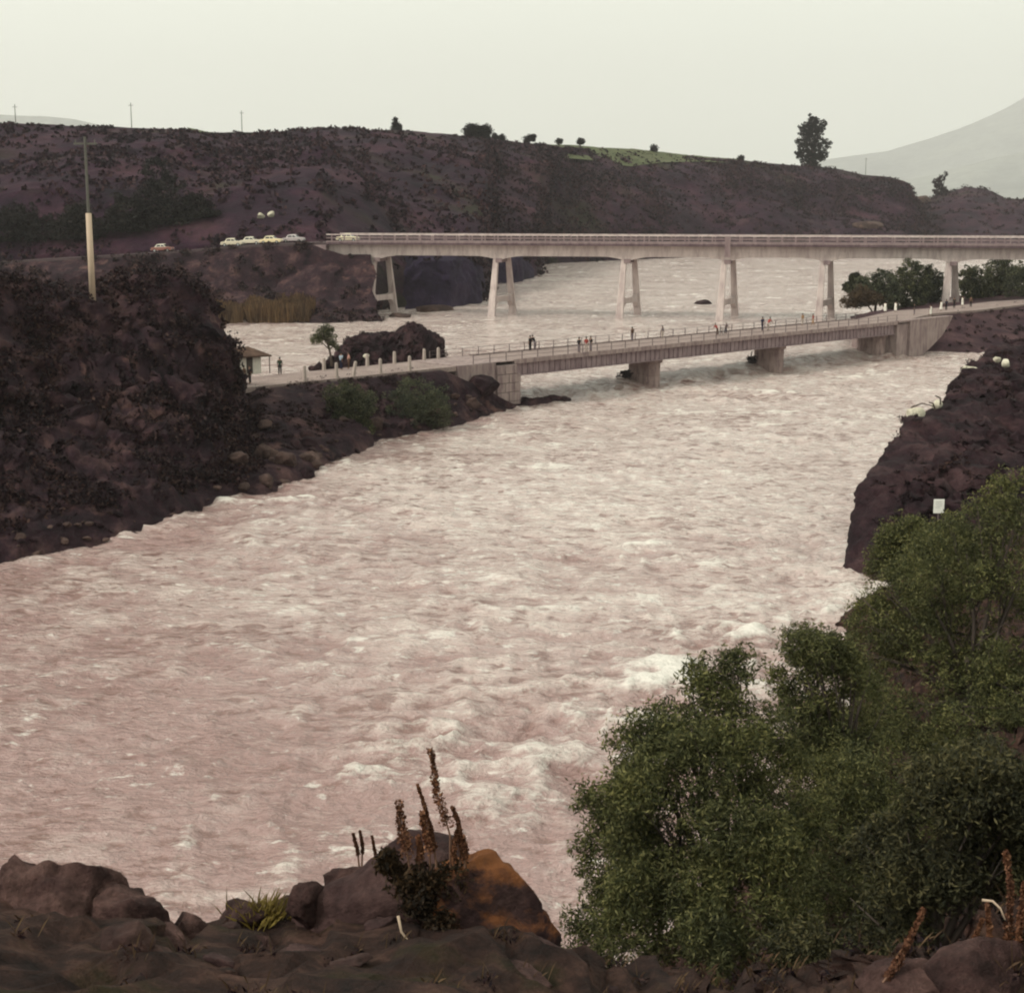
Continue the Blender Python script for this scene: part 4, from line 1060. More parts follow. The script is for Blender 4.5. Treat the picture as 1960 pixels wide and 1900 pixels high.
# ================================================================== ROCKS
sil = [(600, 712, 188), (622, 694, 190), (642, 672, 192), (660, 652, 193.5), (690, 641, 194), (722, 640, 194), (745, 643, 194), (762, 634, 193), (778, 622, 192), (790, 619, 191.5), (806, 630, 191), (824, 642, 190.5), (838, 652, 190), (844, 690, 188)]
rows = [[], [], [], [], []]
for u, v, y in sil:
    c = D(u, v, y)
    rows[0].append(np.array((c[0] - 0.5, y + 7, -1.5))); rows[1].append(c + np.array((0, 2.4, -0.5))); rows[2].append(c)
    rows[3].append(np.array((c[0] + 0.3, y - 3.0, c[2] * 0.62 + 0.6))); rows[4].append(np.array((c[0] + 0.8, y - 8.5, -1.2)))
MND = loft(rows, 170, 100, [0.4, 0.6, 0.34, 1.0, 0.4], 2.2, 91, 7, 0.66, 0.8, rounded=False)
tag(grid_obj('rock_mound', MND, M['rock']), 'big dark rock mound rising behind the guard posts of the low road', 'rock')
rock('boulder', tuple(D(766 / 1.209 + 67, 681, 188)), (0.42, 0.4, 0.36), 24, M['white_stone'], 'small white stone at the foot of the little pond tree', 3)
rock('boulder', tuple(W(1347, 583, 0.9)), (2.4, 1.6, 1.1), 27, M['rock'], 'lone dark rock breaking the upper river between two high piers', 4, 0.2)
rock('boulder', tuple(W(828, 597, 0.8)), (4.2, 2.6, 2.0), 28, M['paler'], 'brown boulder in the water at the foot of the purple cliff', 4)
rock('boulder', tuple(W(765, 609, 0.8)), (2.4, 1.6, 1.2), 29, M['paler'], 'low brown rock beside the first high pier\'s far leg', 4)
k = 0
for u, v, y, sx, sz in ((500, 418, 318, 0.9, 0.7), (520, 410, 320, 0.8, 0.8)):
    rock('boulder', tuple(hill_px(u, v) + (0, -0.4, 0.3)), (sx, sx, sz), 31 + k, M['white_stone'], ['lower of two pale boulders on the slope above the upper road', 'upper of two pale boulders on the slope above the upper road'][k], 4); k += 1
# rubble on the left bank
BF = BANK.reshape(-1, 3)
bu = 980 + FPX * BF[:, 0] / (BF[:, 1] * CT + (HC - BF[:, 2]) * ST); bv_t = (HC - BF[:, 2]) / BF[:, 1]
BVv = 950 + FPX * np.tan(np.arctan(bv_t) - TH)
def bank_at(u, v):
    d = (bu - u) ** 2 + (BVv - v) ** 2 + 0.02 * (BF[:, 1] - 120) ** 2
    return BF[np.argmin(d)]
named = [(545, 885, 1.1, 'paler', 'pale brown boulder on the rubble slope below the dark cliff'), (505, 870, 1.0, 'paler', 'rounded brown boulder at the foot of the dark cliff'),
         (455, 880, 1.0, 'paler', 'upright brown boulder under the corner of the bluff'), (720, 815, 1.0, 'paler', 'pale rock in the gap between the two round bushes'),
         (905, 775, 1.0, 'paler', 'brown rock on the shore beneath the block abutment'), (850, 795, 0.7, 'paler', 'small brown rock at the water below the pale bush'),
         (925, 745, 1.8, 'rock', 'dark rock under the wing wall of the low bridge'), (585, 910, 0.8, 'rock', 'dark rock at the water on the point of the rubble slope')]
for i, (u, v, s, mt, lab) in enumerate(named):
    q = bank_at(u, v); rock('boulder', tuple(q + (0, 0, 0.15 * s)), (s, s * 0.9, s * 0.75), 60 + i, M[mt], lab, 4, i * 0.7, None, 'rock', 16, 0.28, 0.6)
g = np.random.default_rng(5); cnt = 0
shared = [rock_mesh((1, 0.9, 0.7), 90 + k, 3, 14, 0.32, 0.6) for k in range(6)]
while cnt < 90:
    u, v = g.uniform(455, 960), g.uniform(755, 1000)
    lo = np.interp(u, [455, 590, 700, 850, 960], [985, 920, 868, 826, 795]); hi = np.interp(u, [455, 480, 600, 960], [850, 800, 765, 740])
    if not (hi < v < lo): continue
    q = bank_at(u, v); s = g.uniform(0.18, 0.75) * (1.25 if u < 720 else 0.8)
    mme = shared[cnt % 6]
    if not mme.materials: mme.materials.append(M['rock'])
    o = link('rubble_stone', mme, None, None, True, tuple(q)); o.material_slots[0].link = 'OBJECT'; o.material_slots[0].material = M['paler'] if g.random() < 0.45 else M['rock']; o.scale = (s, s, s * g.uniform(0.6, 1.1)); o.rotation_euler = (g.normal() * .3, g.normal() * .3, g.uniform(0, 6))
    tag(o, 'brown stone among the rubble between the dark bluff and the low bridge', 'stone', 'rubble on the left bank'); cnt += 1
cnt = 0
while cnt < 45:                              # stones of the strand below the bluff
    u = g.uniform(0, 470); lo = np.interp(u, [0, 150, 300, 450], [1095, 1065, 1025, 975]); v = lo - g.uniform(5, 75)
    q = bank_at(u, v); s = g.uniform(0.12, 0.4)
    mme = shared[cnt % 6]
    if not mme.materials: mme.materials.append(M['rock'])
    o = link('rubble_stone', mme, None, None, True, tuple(q)); o.material_slots[0].link = 'OBJECT'; o.material_slots[0].material = M['paler'] if g.random() < 0.45 else M['rock']; o.scale = (s, s, s * .8); o.rotation_euler = (g.normal() * .3, g.normal() * .3, g.uniform(0, 6))
    tag(o, 'small stone on the dark strand along the foot of the bluff', 'stone', 'stones on the left strand'); cnt += 1
# dark spit at the abutment's foot
for i, (u, v, s, lab) in enumerate(((948, 771, 1.7, 'dark wet boulder just left of the block abutment\'s foot'), (978, 771, 1.1, 'dark wet boulder straight below the block abutment\'s corner'), (1004, 770, 1.3, 'dark wet boulder first right of the block abutment'),
                                    (1030, 769, 0.9, 'dark wet boulder in the middle of the rock spit by the block abutment'), (1052, 767, 1.0, 'dark wet boulder near the tip of the rock spit by the block abutment'), (1078, 765, 0.7, 'small dark wet boulder at the tip of the rock spit by the block abutment'))):
    rock('boulder', tuple(W(u, v, 0.15)), (s * 1.5, s, s * 0.62), 140 + i, M['rock'], lab, 4, i * 0.8, 'rocks below the abutment', 'rock', 16, 0.32, 0.6)

# ---- right outcrop
sil = [(2060, 610, 150), (1960, 655, 140), (1900, 668, 133), (1878, 690, 129), (1850, 706, 126), (1826, 730, 122), (1810, 768, 117), (1780, 790, 113), (1733, 806, 109), (1720, 846, 105),
       (1690, 864, 103), (1664, 900, 100), (1638, 940, 97.5), (1620, 1005, 94.5), (1613, 1060, 92.5), (1619, 1100, 91), (1634, 1140, 89.5), (1656, 1175, 88)]
rows = [[], [], [], [], [], []]
for i, (u, v, y) in enumerate(sil):
    c = D(u, v, y); t_ = i / (len(sil) - 1)
    rows[0].append(np.array((c[0] + 6, y + 22, min(c[2] - 6, 1) - 3)))
    rows[1].append(c + np.array((1.2, 4.0, -0.6)))
    rows[2].append(c)
    rows[3].append(np.array((c[0] + 2.4, y - 4.6 - 3 * (1 - t_), c[2] - 0.3 - 0.6 * (1 - t_))))
    rows[4].append(np.array((c[0] + 9, y - 8 - 12 * (1 - t_), c[2] - 0.5 - 4.5 * (1 - t_))))
    rows[5].append(np.array((c[0] + 20, y - 10 - 18 * (1 - t_), c[2] + 1.5 - 5.5 * (1 - t_))))
OUT = loft(rows, 260, 150, [0.4, 0.6, 0.42, 1.1, 1.3, 1.3], 3.6, 83, 7, 0.62, 0.6, rounded=False)
oc = grid_obj('rock_outcrop', OUT, M['rock'])
tag(oc, 'large dark rock outcrop sloping into the river at the right edge', 'rock')
for i, (u, v, y, s, lab) in enumerate(((1857, 710, 125.5, 0.75, 'white stone on the upper edge of the outcrop, above its notch'), (1752, 793, 110.2, 0.78, 'oval white stone on the shoulder of the outcrop, lowest of the white stones'),
                                       (1793, 774, 114, 0.5, 'small white stone half hidden by twigs on the outcrop shoulder'), (1925, 695, 122.5, 0.5, 'white stone high on the outcrop, nearest the right edge'),
                                       (1908, 688, 124, 0.38, 'smaller white stone high on the outcrop beside another'))):
    rock('white_stone', tuple(D(u, v, y) + (0, 0, 0.0)), (s, s * .8, s * 0.72), 160 + i, M['white_stone'], lab, 4, 0.5 * i, 'white stones on the outcrop', 'stone', 8, 0.1)
# bare twigs round the shoulder stones
tw = empty('bare_twigs', tuple(D(1770, 790, 111))); tag(tw, 'dark bare twigs arching over the white stones of the outcrop', 'twigs')
for pts in (((1738, 795), (1745, 779), (1765, 772), (1790, 778)), ((1790, 785), (1786, 772), (1778, 770)), ((1800, 775), (1800, 762), (1790, 757))):
    q = [Vector(D(u, v, 111)) - Vector(D(1770, 790, 111)) for u, v in pts]
    MB().tube(q, [0.07, 0.06, 0.05, 0.03][:len(q)], 5).build('twig', M['bark'], tw)

# sign on a post
sp = D(1797, 968, 72)
sg_ = empty('sign', (sp[0], 72, sp[2] - 1.9)); tag(sg_, 'small white rectangular sign on a thin post before the dark outcrop', 'sign')
MB().box(-0.25, 0.25, -0.03, 0.0, 1.55, 2.22).build('panel', M['sign'], sg_, bevel=0.03)
MB().box(-0.03, 0.03, 0.003, 0.06, -1.2, 2.1).build('post', M['railing'], sg_)
ln = MB()
for z, a, c in ((2.08, -.16, .12), (1.99, -.17, .16), (1.90, -.15, .15), (1.81, -.17, .05)): ln.box(a, c, -0.034, -0.031, z, z + 0.03)
ln.build('faded_lettering', paint('faded_ink', (0.5, 0.5, 0.47), 0.6), sg_)

# ================================================================== VEGETATION
def vis_pts(Gd, n, seed, tlo, thi, slo=0, shi=1, dens=None, nsc=20, jit=0.6):
    g = np.random.default_rng(seed); nt2, ns2 = Gd.shape[:2]; outp = []
    while len(outp) < n:
        i = (g.uniform(tlo, thi, n) * (nt2 - 1)).astype(int); j = (g.uniform(slo, shi, n) * (ns2 - 1)).astype(int)
        p = Gd[i, j] + g.normal(size=(n, 3)) * (jit, jit, 0)
        w = fbm(p, nsc, 3, seed) + g.normal(size=n) * 0.15
        outp += list(p[w > (dens if dens is not None else -9)])
    return np.array(outp[:n])
q = np.concatenate([vis_pts(HILL, 5200, 301, 0.035, 0.60, 0, 1, 0.02, 24), vis_pts(HILL, 3900, 302, 0.03, 0.62)])
g = np.random.default_rng(302)
rad = g.uniform(0.5, 1.9, len(q)) * np.interp(q[:, 2], [30, 42], [1.0, 0.55]) * (1 + (q[:, 1] > 450) * 0.4)
scrub('hill_scrub', q, rad, 16, 1.05, M['scrub'], 303, 'dusky scrub covering the long hill behind the bridges')
q = vis_pts(HILL2, 700, 305, 0.1, 0.75); scrub('hill_scrub', q, g.uniform(1, 3, len(q)), 30, 1.1, M['scrub'], 306, 'dusky scrub on the low hill beyond the bridge\'s right end')
q = vis_pts(KNOLL, 420, 307, 0.1, 0.8); scrub('hill_scrub', q, g.uniform(0.8, 2, len(q)), 30, 0.9, M['scrub'], 308, 'sparse scrub on the knoll below the tall skyline tree')
q = vis_pts(SLOPE, 650, 309, 0.22, 0.80, 0.0, 1.0, -0.1, 8); scrub('slope_scrub', q, g.uniform(0.5, 1.6, len(q)), 60, 0.5, M['scrub_b'], 310, 'dark scrub on the slope under the upper road')
q = np.concatenate([vis_pts(H1, 90, 311, 0.55, 1.0), vis_pts(H2, 80, 312, 0.4, 1.0)]); scrub('cliff_scrub', q, g.uniform(0.5, 1.4, len(q)), 50, 0.5, M['scrub'], 313, 'dark scrub on top of the purple river cliffs')
q = np.concatenate([vis_pts(BANK, 1300, 314, 0.10, 0.72, 0.0, 0.505, 0.0, 4, jit=0.1), vis_pts(BANK, 1000, 324, 0.12, 0.72, 0.0, 0.505, jit=0.1)])
scrub('bluff_scrub', q, g.uniform(0.25, 1.15, len(q)) ** 1.2, 46, 0.30, M['scrub_b'], 315, 'dark brown scrub covering the left bluff')
q = vis_pts(BANK, 420, 316, 0.2, 0.62, 0.52, 0.85, 0.05, 4, jit=0.1)
scrub('bank_scrub', q, g.uniform(0.15, 0.5, len(q)), 60, 0.16, M['scrub_b'], 317, 'low brown weeds on the rubble slope below the low road')
q = vis_pts(MND, 130, 331, 0.35, 0.9, jit=0.1); scrub('mound_scrub', q, g.uniform(0.15, 0.5, len(q)), 40, 0.2, M['scrub_b'], 332, 'patches of dark weeds on the rock mound behind the low road')
q = vis_pts(RB, 380, 318, 0.04, 0.30, 0.1, 0.75); scrub('bank_scrub', q, g.uniform(0.2, 0.6, len(q)), 50, 0.22, M['scrub_b'], 319, 'low brown weeds on the earth bank by the pale wing wall')
q = vis_pts(OUT, 420, 320, 0.45, 0.95, 0.05, 0.9, 0.15, 4, jit=0.1); scrub('outcrop_scrub', q, g.uniform(0.12, 0.5, len(q)), 60, 0.15, M['scrub_b'], 321, 'dark moss and weeds in the cracks of the outcrop')

# reeds by the backwater
g = np.random.default_rng(41)
n = 5200
rx = g.uniform(-53, -35, n); ry = 268 + g.uniform(0, 10, n) + (rx + 53) * 0.18
keep = fbm(np.stack([rx, ry, rx * 0], 1), 3.0, 3, 44) > -0.35
rx, ry = rx[keep], ry[keep]; n = len(rx)
hh = g.uniform(1.4, 3.2, n) * (1 + 0.35 * fbm(np.stack([rx, ry, rx * 0], 1), 2.5, 3, 45)); lx = g.normal(size=n) * 0.35; ly = g.normal(size=n) * 0.35; w = 0.10
bz = 1.0 + (ry - 268) * 0.08
v = np.stack([np.stack([rx - w, ry, bz - .3], 1), np.stack([rx + w, ry, bz - .3], 1), np.stack([rx + lx + w * .5, ry + ly, bz + hh], 1), np.stack([rx + lx - w * .5, ry + ly, bz + hh], 1)], 1).reshape(-1, 3)
tag(link('reeds', np_mesh('reeds', v, np.arange(4 * n).reshape(n, 4)), M['reed']), 'tan reed bed at the edge of the calm backwater', 'reeds', None, 'stuff')

def lobes_px(lst, y, grow=1.0):                        # (u, v, radius in photo units[, depth offset]) -> world lobes
    o = []
    for l in lst:
        yy_ = y + (l[3] if len(l) > 3 else 0); c = D(l[0], l[1], yy_); r = l[2] / FPX * yy_ * 1.02 * grow
        o.append((c[0], c[1], c[2], r, r * 0.95))
    return o
# skyline trees
def sky_tree(name, u, vt, vb, w, y, label, mat='leaf_dark', lobes=None, seed=1, leafs=0.6, ncl=150, per=30, trunk=0.25, cat='tree', grow=1.0):
    b_, v0 = skyline(u); dv = v0 - vb + 2; yy_ = b_[1]
    L = lobes_px([(u + (l[0] - u) * grow, l[1] + dv, l[2]) for l in lobes], yy_, grow)
    return tree(name, (D(u, vb, yy_)[0], yy_, b_[2] - 0.3), L, label, cat, M[mat], leafs, ncl, per, 0.9, seed, trunk, hollow=0.3)
sky_tree('tall_tree', 1553, 222, 322, 30, 775, 'tall ragged dark tree standing alone on the right shoulder of the hill', lobes=[(1556, 234, 13), (1547, 250, 17), (1563, 250, 13), (1574, 240, 7), (1553, 272, 19), (1536, 274, 10), (1573, 277, 12), (1545, 296, 18), (1565, 297, 18), (1533, 297, 10), (1552, 312, 16)], seed=51, leafs=0.9, ncl=560, trunk=0.6, grow=1.16)
sky_tree('small_conifer', 757, 222, 250, 10, 520, 'small pointed tree on the skyline left of the round tree', lobes=[(757, 229, 4), (757, 237, 5), (760, 245, 9)], seed=52, ncl=70)
sky_tree('round_tree', 912, 234, 264, 28, 560, 'broad round dark tree on the hill crest', lobes=[(900, 250, 13), (915, 247, 14), (930, 250, 12), (908, 257, 14), (925, 258, 14)], seed=53, ncl=420)
sky_tree('skyline_bush', 955, 255, 268, 12, 572, 'low dark bush touching the right side of the round crest tree', lobes=[(948, 261, 7), (960, 263, 7)], seed=54, ncl=60, trunk=0.15, cat='bush')
sky_tree('skyline_tree', 1012, 264, 280, 14, 605, 'small spreading tree at the left end of the hilltop pasture', lobes=[(1008, 272, 7), (1018, 268, 8)], seed=55, ncl=70)
sky_tree('skyline_tree', 1070, 270, 284, 6, 640, 'tiny tree on the pasture, left of a pair', lobes=[(1070, 272, 5.5)], seed=56, ncl=36)
sky_tree('skyline_tree', 1110, 269, 286, 7, 655, 'tiny dark tree on the pasture, right of a pair', lobes=[(1111, 273, 7)], seed=57, ncl=44)
sky_tree('skyline_tree', 1252, 280, 296, 7, 700, 'tiny tree alone on the long bare crest left of the tall tree', lobes=[(1252, 285, 7)], seed=58, ncl=44)
sky_tree('skyline_bush', 1418, 300, 308, 8, 745, 'tiny low bush on the crest just left of the tall tree', lobes=[(1418, 303, 6)], seed=59, ncl=36, trunk=0.12, cat='bush')
# leaning tree stump on the low hill at the right
b_ = D(1803, 384, 895)
tree('leaning_tree', tuple(b_), lobes_px([(1800, 366, 13), (1795, 350, 9), (1803, 340, 6), (1810, 333, 3), (1808, 372, 12)], 895), 'grey leaning tree on the low hill at the right horizon', 'tree', M['scrub'], 1.0, 160, 22, 1.0, 66, 0.7)
rock('boulder', tuple(D(1763, 390, 870)), (7, 6, 6), 200, M['paler'], 'ochre rocky bump left of the leaning tree', 4)
rock('boulder', tuple(KNOLL.reshape(-1, 3)[np.argmin((980 + FPX * KNOLL[..., 0].ravel() / KNOLL[..., 1].ravel() / CT - 1660) ** 2 + 40 * (KNOLL[..., 1].ravel() - 640) ** 2)]), (8, 5, 4), 201, M['paler'], 'ochre earth scar below the end of the hill', 4)
# dark grove by the upper road
for i, (lb_, lab) in enumerate((([(245, 410, 40), (225, 440, 36), (265, 440, 34)], 'dark evergreen at the left side of the roadside grove'), ([(300, 330, 36), (318, 380, 50), (285, 390, 42), (320, 425, 48), (345, 440, 34)], 'tallest dark evergreen in the roadside grove'),
                                ([(380, 400, 34), (375, 435, 40), (400, 445, 26)], 'dark evergreen at the right side of the roadside grove'), ([(150, 420, 36), (130, 446, 36), (175, 446, 34)], 'dark tree behind the pale pole'), ([(40, 425, 40), (10, 440, 44), (75, 446, 40)], 'dark tree above the road at the left edge'))):
    yb = 313 + 2 * (i % 3)
    L = lobes_px(lb_, yb); x = np.mean([l[0] for l in L]); gz = hill_at(980 + x / yb * FPX * CT, yb)[2]
    tree('grove_tree', (x, yb, gz), L, lab, 'tree', M['leaf_dark'], 0.62, 340, 22, 0.85, 70 + i, 0.3, group='dark trees beside the upper road')
# bushes of the left bank
for u, v, lst, y, lab, mt, sd_ in ((668, 850, [(668, 775, 38), (650, 755, 26), (690, 770, 28), (672, 815, 38), (655, 810, 28), (690, 825, 24)], 143, 'tall dark green round bush on the river bank, left of two', 'leaf_bush', 80),
                                   (795, 825, [(795, 760, 38), (825, 770, 34), (765, 780, 34), (790, 800, 40), (835, 795, 28), (760, 805, 28)], 150, 'broad pale green round bush on the river bank, right of two', 'leaf_grey', 81)):
    q = bank_at(u, v); L = lobes_px(lst, y, 1.15)
    tree('round_bush', (q[0], y, min(q[2], 1.5)), L, lab, 'bush', M[mt], 0.18, 520, 36, 0.42, sd_, 0.14, aspect=0.5)
q = D(640, 690, 183); tree('pond_tree', (q[0] - 0.3, 183, 3.2), lobes_px([(618, 638, 15), (606, 650, 11), (632, 648, 12), (628, 630, 10), (640, 662, 8)], 183), 'little dark tree with forked trunk between the backwater and the rock mound', 'tree', M['leaf_bush'], 0.2, 120, 32, 0.4, 82, 0.14, aspect=0.5, lean=(0.2, 0))
# right bank trees
tree('flat_topped_tree', (60.6, 264, 3.0), lobes_px([(1632, 573, 17), (1655, 568, 19), (1675, 572, 15), (1645, 560, 14), (1618, 580, 9)], 264), 'low brown flat topped tree at the water left of the right bank trees', 'tree', M['leaf_dry'], 0.3, 260, 28, 0.5, 89, 0.14, aspect=0.5)
for i, (lst, y, lab, mt) in enumerate((
        ([(1665, 548, 22), (1690, 540, 22), (1650, 562, 18), (1700, 560, 20)], 268, 'grey green tree behind the flat topped brown tree', 'leaf_grey'),
        ([(1740, 512, 18), (1725, 535, 24), (1755, 535, 24), (1745, 560, 24), (1720, 575, 20)], 272, 'tallest bushy tree on the right bank under the high bridge', 'leaf_bush'),
        ([(1780, 530, 20), (1785, 550, 20), (1772, 568, 20)], 284, 'bushy tree immediately left of the last tall pier', 'leaf_grey'),
        ([(1855, 525, 20), (1870, 540, 24), (1858, 550, 20), (1885, 560, 20)], 290, 'olive bush right of the last tall pier', 'leaf_bush'),
        ([(1915, 515, 24), (1935, 530, 24), (1900, 540, 22)], 295, 'dark green bush under the high bridge near the right edge', 'leaf_bush'),
        ([(1965, 530, 30), (1990, 520, 30), (1950, 550, 26)], 288, 'olive bush under the high bridge at the very right edge', 'leaf_grey'),
        ([(1637, 527, 8), (1625, 545, 8), (1650, 535, 7)], 280, 'thin leafy sapling left of the right bank trees', 'leaf_bush'))):
    L = lobes_px([(l[0], l[1] + 5, l[2]) for l in lst], y, 1.3 if i < 6 else 1.0); x = np.mean([l[0] for l in L])
    tree('bank_tree', (x, y, 3.4), L, lab, 'tree', M[mt], 0.40, 380, 24, 0.62, 90 + i, 0.2, aspect=0.5, group='trees on the right bank')

# foreground willows
fore = [([(1400, 1330, 62), (1345, 1300, 46), (1415, 1275, 40), (1290, 1390, 80), (1235, 1440, 80), (1180, 1520, 75), (1380, 1450, 130, -1), (1270, 1560, 140, -1.5), (1160, 1640, 70), (1420, 1600, 150, -2), (1150, 1740, 75), (1260, 1740, 140, -2), (1120, 1850, 60, -1), (1420, 1780, 160, -3), (1455, 1470, 80), (1490, 1560, 100), (1330, 1400, 70), (1475, 1395, 62), (1225, 1600, 110), (1190, 1700, 90)], 34, (5.5, 33, 3.6),
         'big olive green bushy willow filling the right foreground nearest the river', 101, 3300),
        ([(1560, 1245, 66), (1530, 1230, 44), (1600, 1260, 60), (1640, 1290, 66), (1505, 1300, 40), (1570, 1430, 90), (1545, 1350, 80), (1620, 1390, 110), (1580, 1500, 120), (1660, 1560, 150, -2), (1600, 1720, 150, -3)], 41, (9.5, 40, 4.0),
         'round topped willow in the middle of the foreground trees', 102, 2300),
        ([(1706, 1125, 54), (1680, 1195, 60), (1655, 1150, 34), (1668, 1255, 62), (1770, 1130, 90), (1760, 1250, 110), (1850, 1060, 90), (1900, 990, 60), (1940, 950, 60), (1880, 1180, 150), (1960, 1080, 110), (1800, 1400, 160, -3), (1950, 1330, 150, -2), (1700, 1420, 120, -2), (1900, 1450, 140, -4), (2000, 1220, 130)], 48, (14.5, 47, 5.5),
         'tall yellow green willow rising to the right edge below the outcrop', 103, 3000),
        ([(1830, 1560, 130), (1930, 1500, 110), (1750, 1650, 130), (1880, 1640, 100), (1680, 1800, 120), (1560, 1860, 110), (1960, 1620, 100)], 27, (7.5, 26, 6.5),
         'willow with shade painted into its leaves at the lower right, nearest the viewer', 104, 2100)]
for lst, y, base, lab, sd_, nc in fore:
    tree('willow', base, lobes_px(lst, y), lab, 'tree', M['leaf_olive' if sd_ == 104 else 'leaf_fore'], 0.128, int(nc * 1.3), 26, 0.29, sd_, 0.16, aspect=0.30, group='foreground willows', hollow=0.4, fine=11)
for lst, y, lab, sd_ in (([(1715, 1035, 40), (1690, 1075, 34), (1745, 1018, 36), (1730, 1070, 40)], 64, 'small olive shrub at the foot of the outcrop, left of the sign', 105),
                         ([(1790, 1030, 36), (1820, 1020, 36), (1770, 1060, 44), (1840, 1050, 44)], 62, 'small olive shrub right below the white sign', 106)):
    L = lobes_px(lst, y); x = np.mean([l[0] for l in L]); z0 = min(l[2] - l[4] for l in L)
    tree('outcrop_shrub', (x, y, z0 - 0.3), L, lab, 'shrub', M['leaf_fore'], 0.13, 420, 34, 0.36, sd_, 0.08, aspect=0.42)

# ================================================================== FOREGROUND ROCKS AND PLANTS
FBF = FB.reshape(-1, 3)
def fore_at(u, y):
    x = (u - 980) / FPX * y * 1.05
    d = (FBF[:, 0] - x) ** 2 + (FBF[:, 1] - y) ** 2
    return FBF[np.argmin(d)]
def frock(u, v, y, sx, sy, sz, seed, mat, lab, sub=5, rz=0.0, cuts=12, rough=0.14, tilt=(0, 0)):
    return rock('boulder', tuple(D(u, v, y)), (sx, sy, sz), seed, M[mat], lab, sub, rz, None, 'boulder', cuts, rough, 0.7, tilt)
frock(925, 1775, 12.0, 0.66, 0.5, 0.66, 301, 'lichen', 'big rounded boulder with orange lichen on its crown in the centre foreground', 5, 0.3, 5, 0.24)
frock(735, 1765, 12.25, 0.98, 0.6, 0.74, 302, 'boulder', 'long sloping brown boulder joined to the left of the lichen boulder', 5, 0.1, 14, 0.22, (0, -0.26))
frock(585, 1728, 12.2, 0.20, 0.2, 0.20, 303, 'forerock', 'dark knobbly stone at the left tip of the long sloping boulder', 5, 0, 12, .25)
frock(668, 1690, 12.4, 0.24, 0.2, 0.16, 304, 'forerock', 'dark flat stone on the upper edge of the long sloping boulder', 5, 0, 12, .25)
frock(370, 1790, 12.0, 0.20, 0.22, 0.24, 305, 'forerock', 'blocky dark stone between the left rock and the centre boulders', 5, 0, 14, .22)
frock(470, 1850, 11.6, 0.36, 0.3, 0.30, 306, 'forerock', 'tilted brown slab in front of the yellow grass tuft', 5, 0.4, 14, .25)
frock(85, 1770, 11.8, 0.62, 0.55, 0.74, 307, 'forerock', 'large dark jagged rock in the lower left corner', 5, 0.2, 14, 0.3)
frock(240, 1808, 11.7, 0.46, 0.45, 0.46, 308, 'forerock', 'dark rock stepping down from the lower left corner', 5, 0.8, 14, 0.3)
frock(300, 1880, 11.2, 0.30, 0.24, 0.24, 309, 'forerock', 'low brown stone at the bottom edge below the left rocks', 5, 0, 12, .25)
frock(640, 1890, 11.3, 0.5, 0.4, 0.28, 314, 'forerock', 'broad brown stone at the bottom edge left of the lichen boulder', 5, 0, 12, .3)
frock(1020, 1915, 11.2, 0.62, 0.4, 0.22, 310, 'forerock', 'flat brown ledge stone at the bottom edge under the lichen boulder', 5, 0, 12, .25)
frock(1750, 1900, 8.8, 0.35, 0.3, 0.18, 311, 'forerock', 'reddish brown stone at the bottom edge below the willow with painted shade', 5, 0, 12, .25)
frock(1900, 1900, 8.6, 0.42, 0.36, 0.30, 312, 'forerock', 'reddish brown earth hump in the lower right corner', 5, 0, 12, .25)
frock(900, 1830, 11.45, 0.16, 0.16, 0.12, 313, 'paler', 'small pale brown stone leaning on the face of the lichen boulder', 5, 0, 12, .2)
g = np.random.default_rng(400); fs = [rock_mesh((1, 0.9, 0.75), 420 + k, 4, 14, 0.3, 0.6) for k in range(5)]
for k in range(24):
    u = g.uniform(-60, 1180); y_ = g.uniform(10.3, 12.9); q = fore_at(u, y_); s = g.uniform(0.08, 0.26)
    mm = fs[k % 5]
    if not mm.materials: mm.materials.append(M['forerock'])
    o = link('embedded_stone', mm, None, None, True, tuple(q)); o.material_slots[0].link = 'OBJECT'; o.material_slots[0].material = M[['forerock', 'dirt', 'boulder'][k % 3]]; o.scale = (s * g.uniform(.9, 1.7), s, s * g.uniform(.5, .9)); o.rotation_euler = (g.normal() * .25, g.normal() * .25, g.uniform(0, 6))
    tag(o, 'small brown stone half sunk in the soil along the bottom edge', 'stone', 'stones in the foreground soil')
# weeds on the foreground soil
g = np.random.default_rng(95)
q = vis_pts(FB, 900, 322, 0.20, 0.52, 0.15, 0.9, jit=0.02)
q = q[(q[:, 1] > 7) & (q[:, 1] < 19)]
n = 5200
gi = q[g.integers(0, len(q), n)] + g.normal(size=(n, 3)) * (0.07, 0.07, 0.0); a = g.uniform(0, 2 * pi, n); l = g.uniform(0.05, 0.17, n)
tip = gi + np.stack([np.cos(a) * l * .6, np.sin(a) * l * .6, l * g.uniform(0.4, 1, n)], 1); wv = np.stack([-np.sin(a), np.cos(a), a * 0], 1) * 0.004
v = np.stack([gi - wv, gi + wv, (gi + tip) / 2 + (0, 0, 0.015) + wv, tip], 1).reshape(-1, 3)
tag(link('dry_grass', np_mesh('dry_grass', v, np.arange(4 * n).reshape(n, 4)), M['reed']), 'thin dry brown grass blades over the soil at the viewer\'s feet', 'grass', None, 'stuff')
tag(foliage('ground_weeds', q, g.uniform(0.04, 0.14, len(q)), 34, 0.055, 0.3, M['scrub_b'], None, 97, 0.6, 0.8), 'short brown weeds on the soil at the viewer\'s feet', 'weeds', None, 'stuff')

